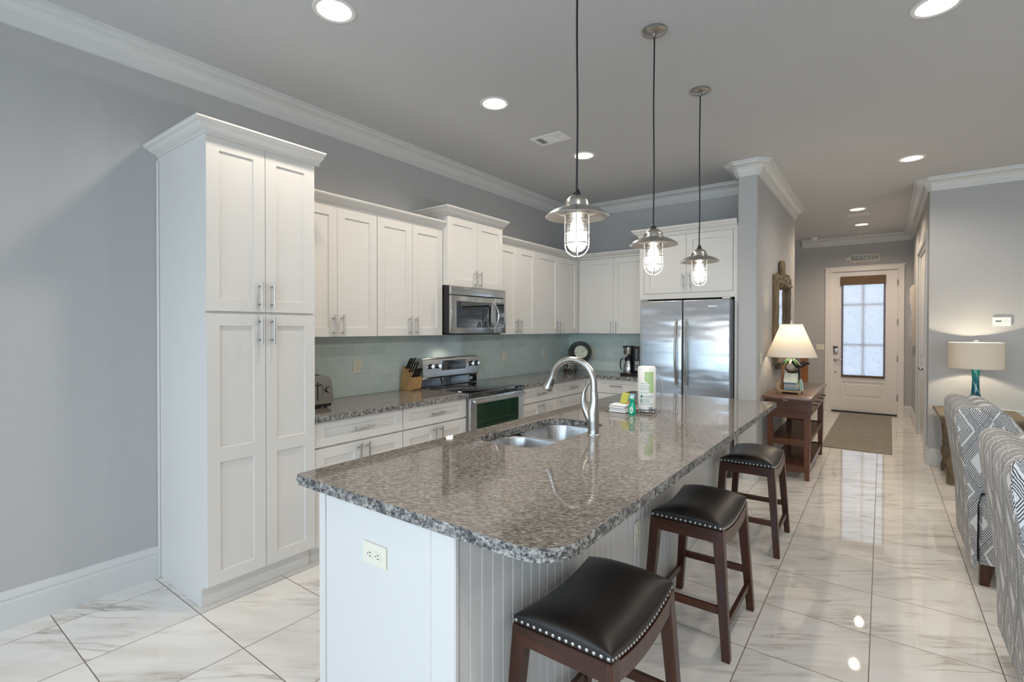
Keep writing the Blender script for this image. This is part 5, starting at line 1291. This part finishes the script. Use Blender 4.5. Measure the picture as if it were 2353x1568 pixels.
# ------------------------------------------------------------ living side: thermostat, end table, lamp, slatted ledge
t = thing('thermostat', (4.30, YR - .014, 1.512), 'white programmable thermostat on the wall above the drum-shade lamp', 'thermostat')
bm = NB(); prism(bm, rrect(4.232, 4.368, 1.468, 1.556, (.012, .012, .012, .012), 4), 'y', YR - .030, YR - .0005); bmesh.ops.bevel(bm, geom=[e_ for e_ in bm.edges if all(v.co.y < YR - .02 for v in e_.verts)], offset=.005, segments=2, affect='EDGES'); build('body', bm, 'whitepl', t)
bm = NB(); box(bm, 4.253, 4.298, YR - .0312, YR - .030, 1.507, 1.524); sc_ = build('screen', bm, plain('lcd_grey', (.16, .19, .17), .2), t)
text('digits', '74', .015, 'black', sc_, (4.276, YR - .0316, 1.5105), align_x='CENTER')
bm = NB()
for dx, dz in ((0, .011), (0, -.011), (.017, 0), (-.017, 0)): prism(bm, [(4.334 + dx + .0055 * math.cos(2 * PI * k / 14), 1.516 + dz + .0042 * math.sin(2 * PI * k / 14)) for k in range(14)], 'y', YR - .0315, YR - .030)
for x in (4.258, 4.281, 4.296): box(bm, x - .004, x + .004, YR - .0308, YR - .030, 1.486, 1.490)
build('buttons', bm, plain('button_grey', (.42, .40, .38), .5), t)

t = thing('end_table', (4.09, 6.5, 0), 'weathered brown end table with turned legs behind the armchair', 'end table')
TT = .640
bm = NB(); prof_ = [(4.09 - .315, TT - .032), (4.09 - .30, TT), (4.09 + .30, TT), (4.09 + .315, TT - .032)]
hexa(bm, [(3.778, 6.112, TT - .018), (4.402, 6.112, TT - .018), (4.402, 6.885, TT - .018), (3.778, 6.885, TT - .018)], [(3.788, 6.122, TT), (4.392, 6.122, TT), (4.392, 6.875, TT), (3.788, 6.875, TT)])
hexa(bm, [(3.80, 6.134, TT - .04), (4.38, 6.134, TT - .04), (4.38, 6.863, TT - .04), (3.80, 6.863, TT - .04)], [(3.778, 6.112, TT - .0185), (4.402, 6.112, TT - .0185), (4.402, 6.885, TT - .0185), (3.778, 6.885, TT - .0185)]); build('top', bm, 'sidewood', t)
bm = NB(); box(bm, 3.835, 4.345, 6.17, 6.83, TT - .125, TT - .0405); hexa(bm, [(3.835, 6.17, TT - .075), (4.345, 6.17, TT - .075), (4.345, 6.83, TT - .075), (3.835, 6.83, TT - .075)], [(3.805, 6.14, TT - .0405), (4.375, 6.14, TT - .0405), (4.375, 6.86, TT - .0405), (3.805, 6.86, TT - .0405)]); build('apron', bm, 'sidewood', t)
legp = [(0, .07), (.034, .07), (.036, .085), (.030, .10), (.026, .12), (.030, .145), (.037, .175), (.040, .205), (.036, .235), (.027, .262), (.025, .275), (.031, .285), (.031, .295), (.026, .305), (.028, .36), (.034, .43), (.038, .50), (.038, TT - .126), (0, TT - .126)]
for x in (3.88, 4.30):
    for y in (6.22, 6.78):
        bm = NB(); lathe(bm, legp, (x, y), 20); box(bm, x - .038, x + .038, y - .038, y + .038, 0, .0705, .004, 1); build('leg', bm, 'sidewood', t)
bm = NB()
for y in (6.22, 6.78): box(bm, 3.915, 4.265, y - .02, y + .02, .02, .06, .004, 1)
for x in (3.88, 4.30): box(bm, x - .02, x + .02, 6.255, 6.745, .02, .06, .004, 1)
build('stretcher', bm, 'sidewood', t)

GX, GY = 4.080, 6.60
t = thing('teal_glass_lamp', (GX, GY, TT), 'lit lamp with white drum shade and teal swirled glass base', 'table lamp')
bm = NB(); pr = [(0, .0006), (.062, .0006), (.070, .010), (.0755, .028), (.074, .050), (.066, .075), (.054, .105), (.043, .14), (.0345, .18), (.030, .22), (.0275, .27), (.0275, .31), (.029, .35), (.031, .39), (.033, .425), (.030, .437), (0, .437)]
lathe(bm, pr, (GX, GY), 36, TT)
gl_ = build('glass_base', bm, 'teal', t)
for v in gl_.data.vertices: pass
bm = NB(); tube(bm, [(GX, GY, TT + .437), (GX, GY, TT + .69)], .006, 10); lathe(bm, [(0, .50), (.017, .50), (.017, .55), (0, .55)], (GX, GY), 16, TT); build('stem', bm, 'nickel', t)
z0, z1, r = 1.060, 1.308, .2035
bm = NB(); lathe(bm, [(r, z0), (r - .004, z1), (r - .006, z1), (r - .002, z0), (r, z0)], (GX, GY), 64)
sh = build('lamp_shade', bm, 'shade', t, sharp=80)
bm = NB()
for a in range(3): tube(bm, [(GX, GY, z1 - .012), (GX + (r - .006) * math.cos(a * 2.094), GY + (r - .006) * math.sin(a * 2.094), z1 - .006)], .0018, 6)
build('shade_spider', bm, 'nickel', sh)
bm = NB(); lathe(bm, [(0, z1 + .005), (.017, z1 + .005), (.019, z1 + .014), (.017, z1 + .024), (0, z1 + .027)], (GX, GY), 16); build('finial', bm, 'whitepl', t)
bm = NB(); ball(bm, (GX, GY, 1.185), .028, 14); build('light_bulb', bm, emis('lamp_bulb_two', (1, .88, .66), 6), t)
lamp_point((GX, GY, 1.19), 46, .03, (1, .85, .62), t, 'table_lamp_light')

t = thing('slatted_ledge', (4.75, YR - .03, .58), 'white ledge with slats along the wall behind the brown end table', 'ledge')
bm = NB(); box(bm, 4.02, 5.40, YR - .032, YR - .001, .628, .643, .003, 1); box(bm, 4.02, 5.40, YR - .022, YR - .001, .590, .6275, .002, 1); build('rail', bm, 'trim', t)
bm = NB()
for k in range(5): box(bm, 4.44, 4.53, YR - .018, YR - .004, .575 - .022 * k, .586 - .022 * k)
box(bm, 4.53, 5.40, YR - .022, YR - .001, .46, .5895); build('slats', bm, 'trim', t)

# ------------------------------------------------------------ armchairs in the diamond weave
def boxuv(o):
    me = o.data; uvl = me.uv_layers.new(name='UVMap')
    for p in me.polygons:
        n = p.normal
        for li in p.loop_indices:
            v = me.vertices[me.loops[li].vertex_index].co
            if abs(n.y) >= max(abs(n.x), abs(n.z)): uv = (v.x + .07, v.z + .15)
            elif abs(n.x) >= abs(n.z): uv = (v.y * 1.0 + .13, v.z + .10)
            else: uv = (v.y + .13, v.x + .1)
            uvl.data[li].uv = uv
def softsolid(prof, y0, y1, rnd, n=5):
    """profile in (x,z) extruded along y with softly rounded ends"""
    bm = NB(); cx = sum(p[0] for p in prof) / len(prof); cz = sum(p[1] for p in prof) / len(prof); rows = []
    st = [(rnd * (1 - math.cos(PI / 2 * k / n)), rnd * (1 - math.sin(PI / 2 * k / n))) for k in range(n + 1)]   # (dy, inset)
    ys = [(y0 + a, i) for a, i in st] + [(y0 + (y1 - y0) * k / 6, 0) for k in range(1, 6)] + [(y1 - a, i) for a, i in st[::-1]]
    for y, ins in ys:
        row = []
        for x, z in prof:
            d = Vector((cx - x, cz - z)); L = d.length; d = d / L * min(ins, L * .5); row.append(bm.verts.new((x + d.x, y, z + d.y)))
        rows.append(row)
    m = len(prof)
    for a, b in zip(rows, rows[1:]):
        for k in range(m): bm.faces.new((a[k], a[(k + 1) % m], b[(k + 1) % m], b[k]))
    bm.faces.new(rows[0]); bm.faces.new(rows[-1][::-1]); return bm
def arcpts(cx, cz, r, a0, a1, n): return [(cx + r * math.cos(math.radians(a0 + (a1 - a0) * k / n)), cz + r * math.sin(math.radians(a0 + (a1 - a0) * k / n))) for k in range(n + 1)]
def armchair(loc, label):
    t = thing('armchair', (0, 0, 0), label, 'armchair', 'matching diamond-weave armchairs'); W = .355
    back = [(.012, .10), (-.002, .13), (-.012, .40), (-.035, .62), (-.068, .86), (-.074, .93)] + arcpts(-.020, .955, .052, 190, 70, 6) + [(.03, .995), (.075, .965), (.098, .90), (.110, .78), (.135, .60), (.150, .53), (.04, .52), (.025, .45), (.022, .10)]
    o = build('back', softsolid(back, -W, W, .035), 'fabric', t, sharp=60); boxuv(o)
    bp_ = [(.10, .50), (.085, .70), (.045, .88), (.03, .95)] + arcpts(.075, .955, .055, 165, 45, 5) + [(.165, .955), (.215, .88), (.245, .76), (.262, .64), (.265, .50)]
    o = build('back_pillow', softsolid(bp_, -W + .05, W - .05, .05), 'fabric', t, sharp=60); boxuv(o)
    for s in (-1, 1):
        arm = [(.034, .125), (.030, .45), (.036, .505), (.06, .522), (.70, .545), (.76, .53), (.785, .49), (.79, .40), (.785, .13)]
        a, b = (W - .12, W - .002) if s > 0 else (-W + .002, -W + .12)
        o = build('arm', softsolid(arm, a, b, .03), 'fabric', t, sharp=60); boxuv(o)
    base = [(.04, .125), (.04, .30), (.76, .30), (.775, .28), (.775, .13)]
    o = build('seat_base', softsolid(base, -W + .122, W - .122, .01), 'fabric', t, sharp=60); boxuv(o)
    cush = [(.20, .31), (.20, .45), (.24, .475), (.74, .475), (.80, .455), (.815, .40), (.80, .33), (.76, .31)]
    o = build('seat_cushion', softsolid(cush, -W + .125, W - .125, .03), 'fabric', t, sharp=60); boxuv(o)
    for x in (.07, .70):
        for y in (-.29, .29):
            bm = NB(); bar(bm, (x + (-.012 if x < .3 else .0), y, 0), (x, y, .126), .040, .045, .062, .060); build('foot', bm, 'mahog', t)
    t.location = loc; return t
a0 = armchair((3.762, 4.195, 0), 'farther armchair in black and white diamond weave, before the end table')
dup(a0, (3.772, 2.775, 0), 'nearer armchair in black and white diamond weave, cut by the right edge')
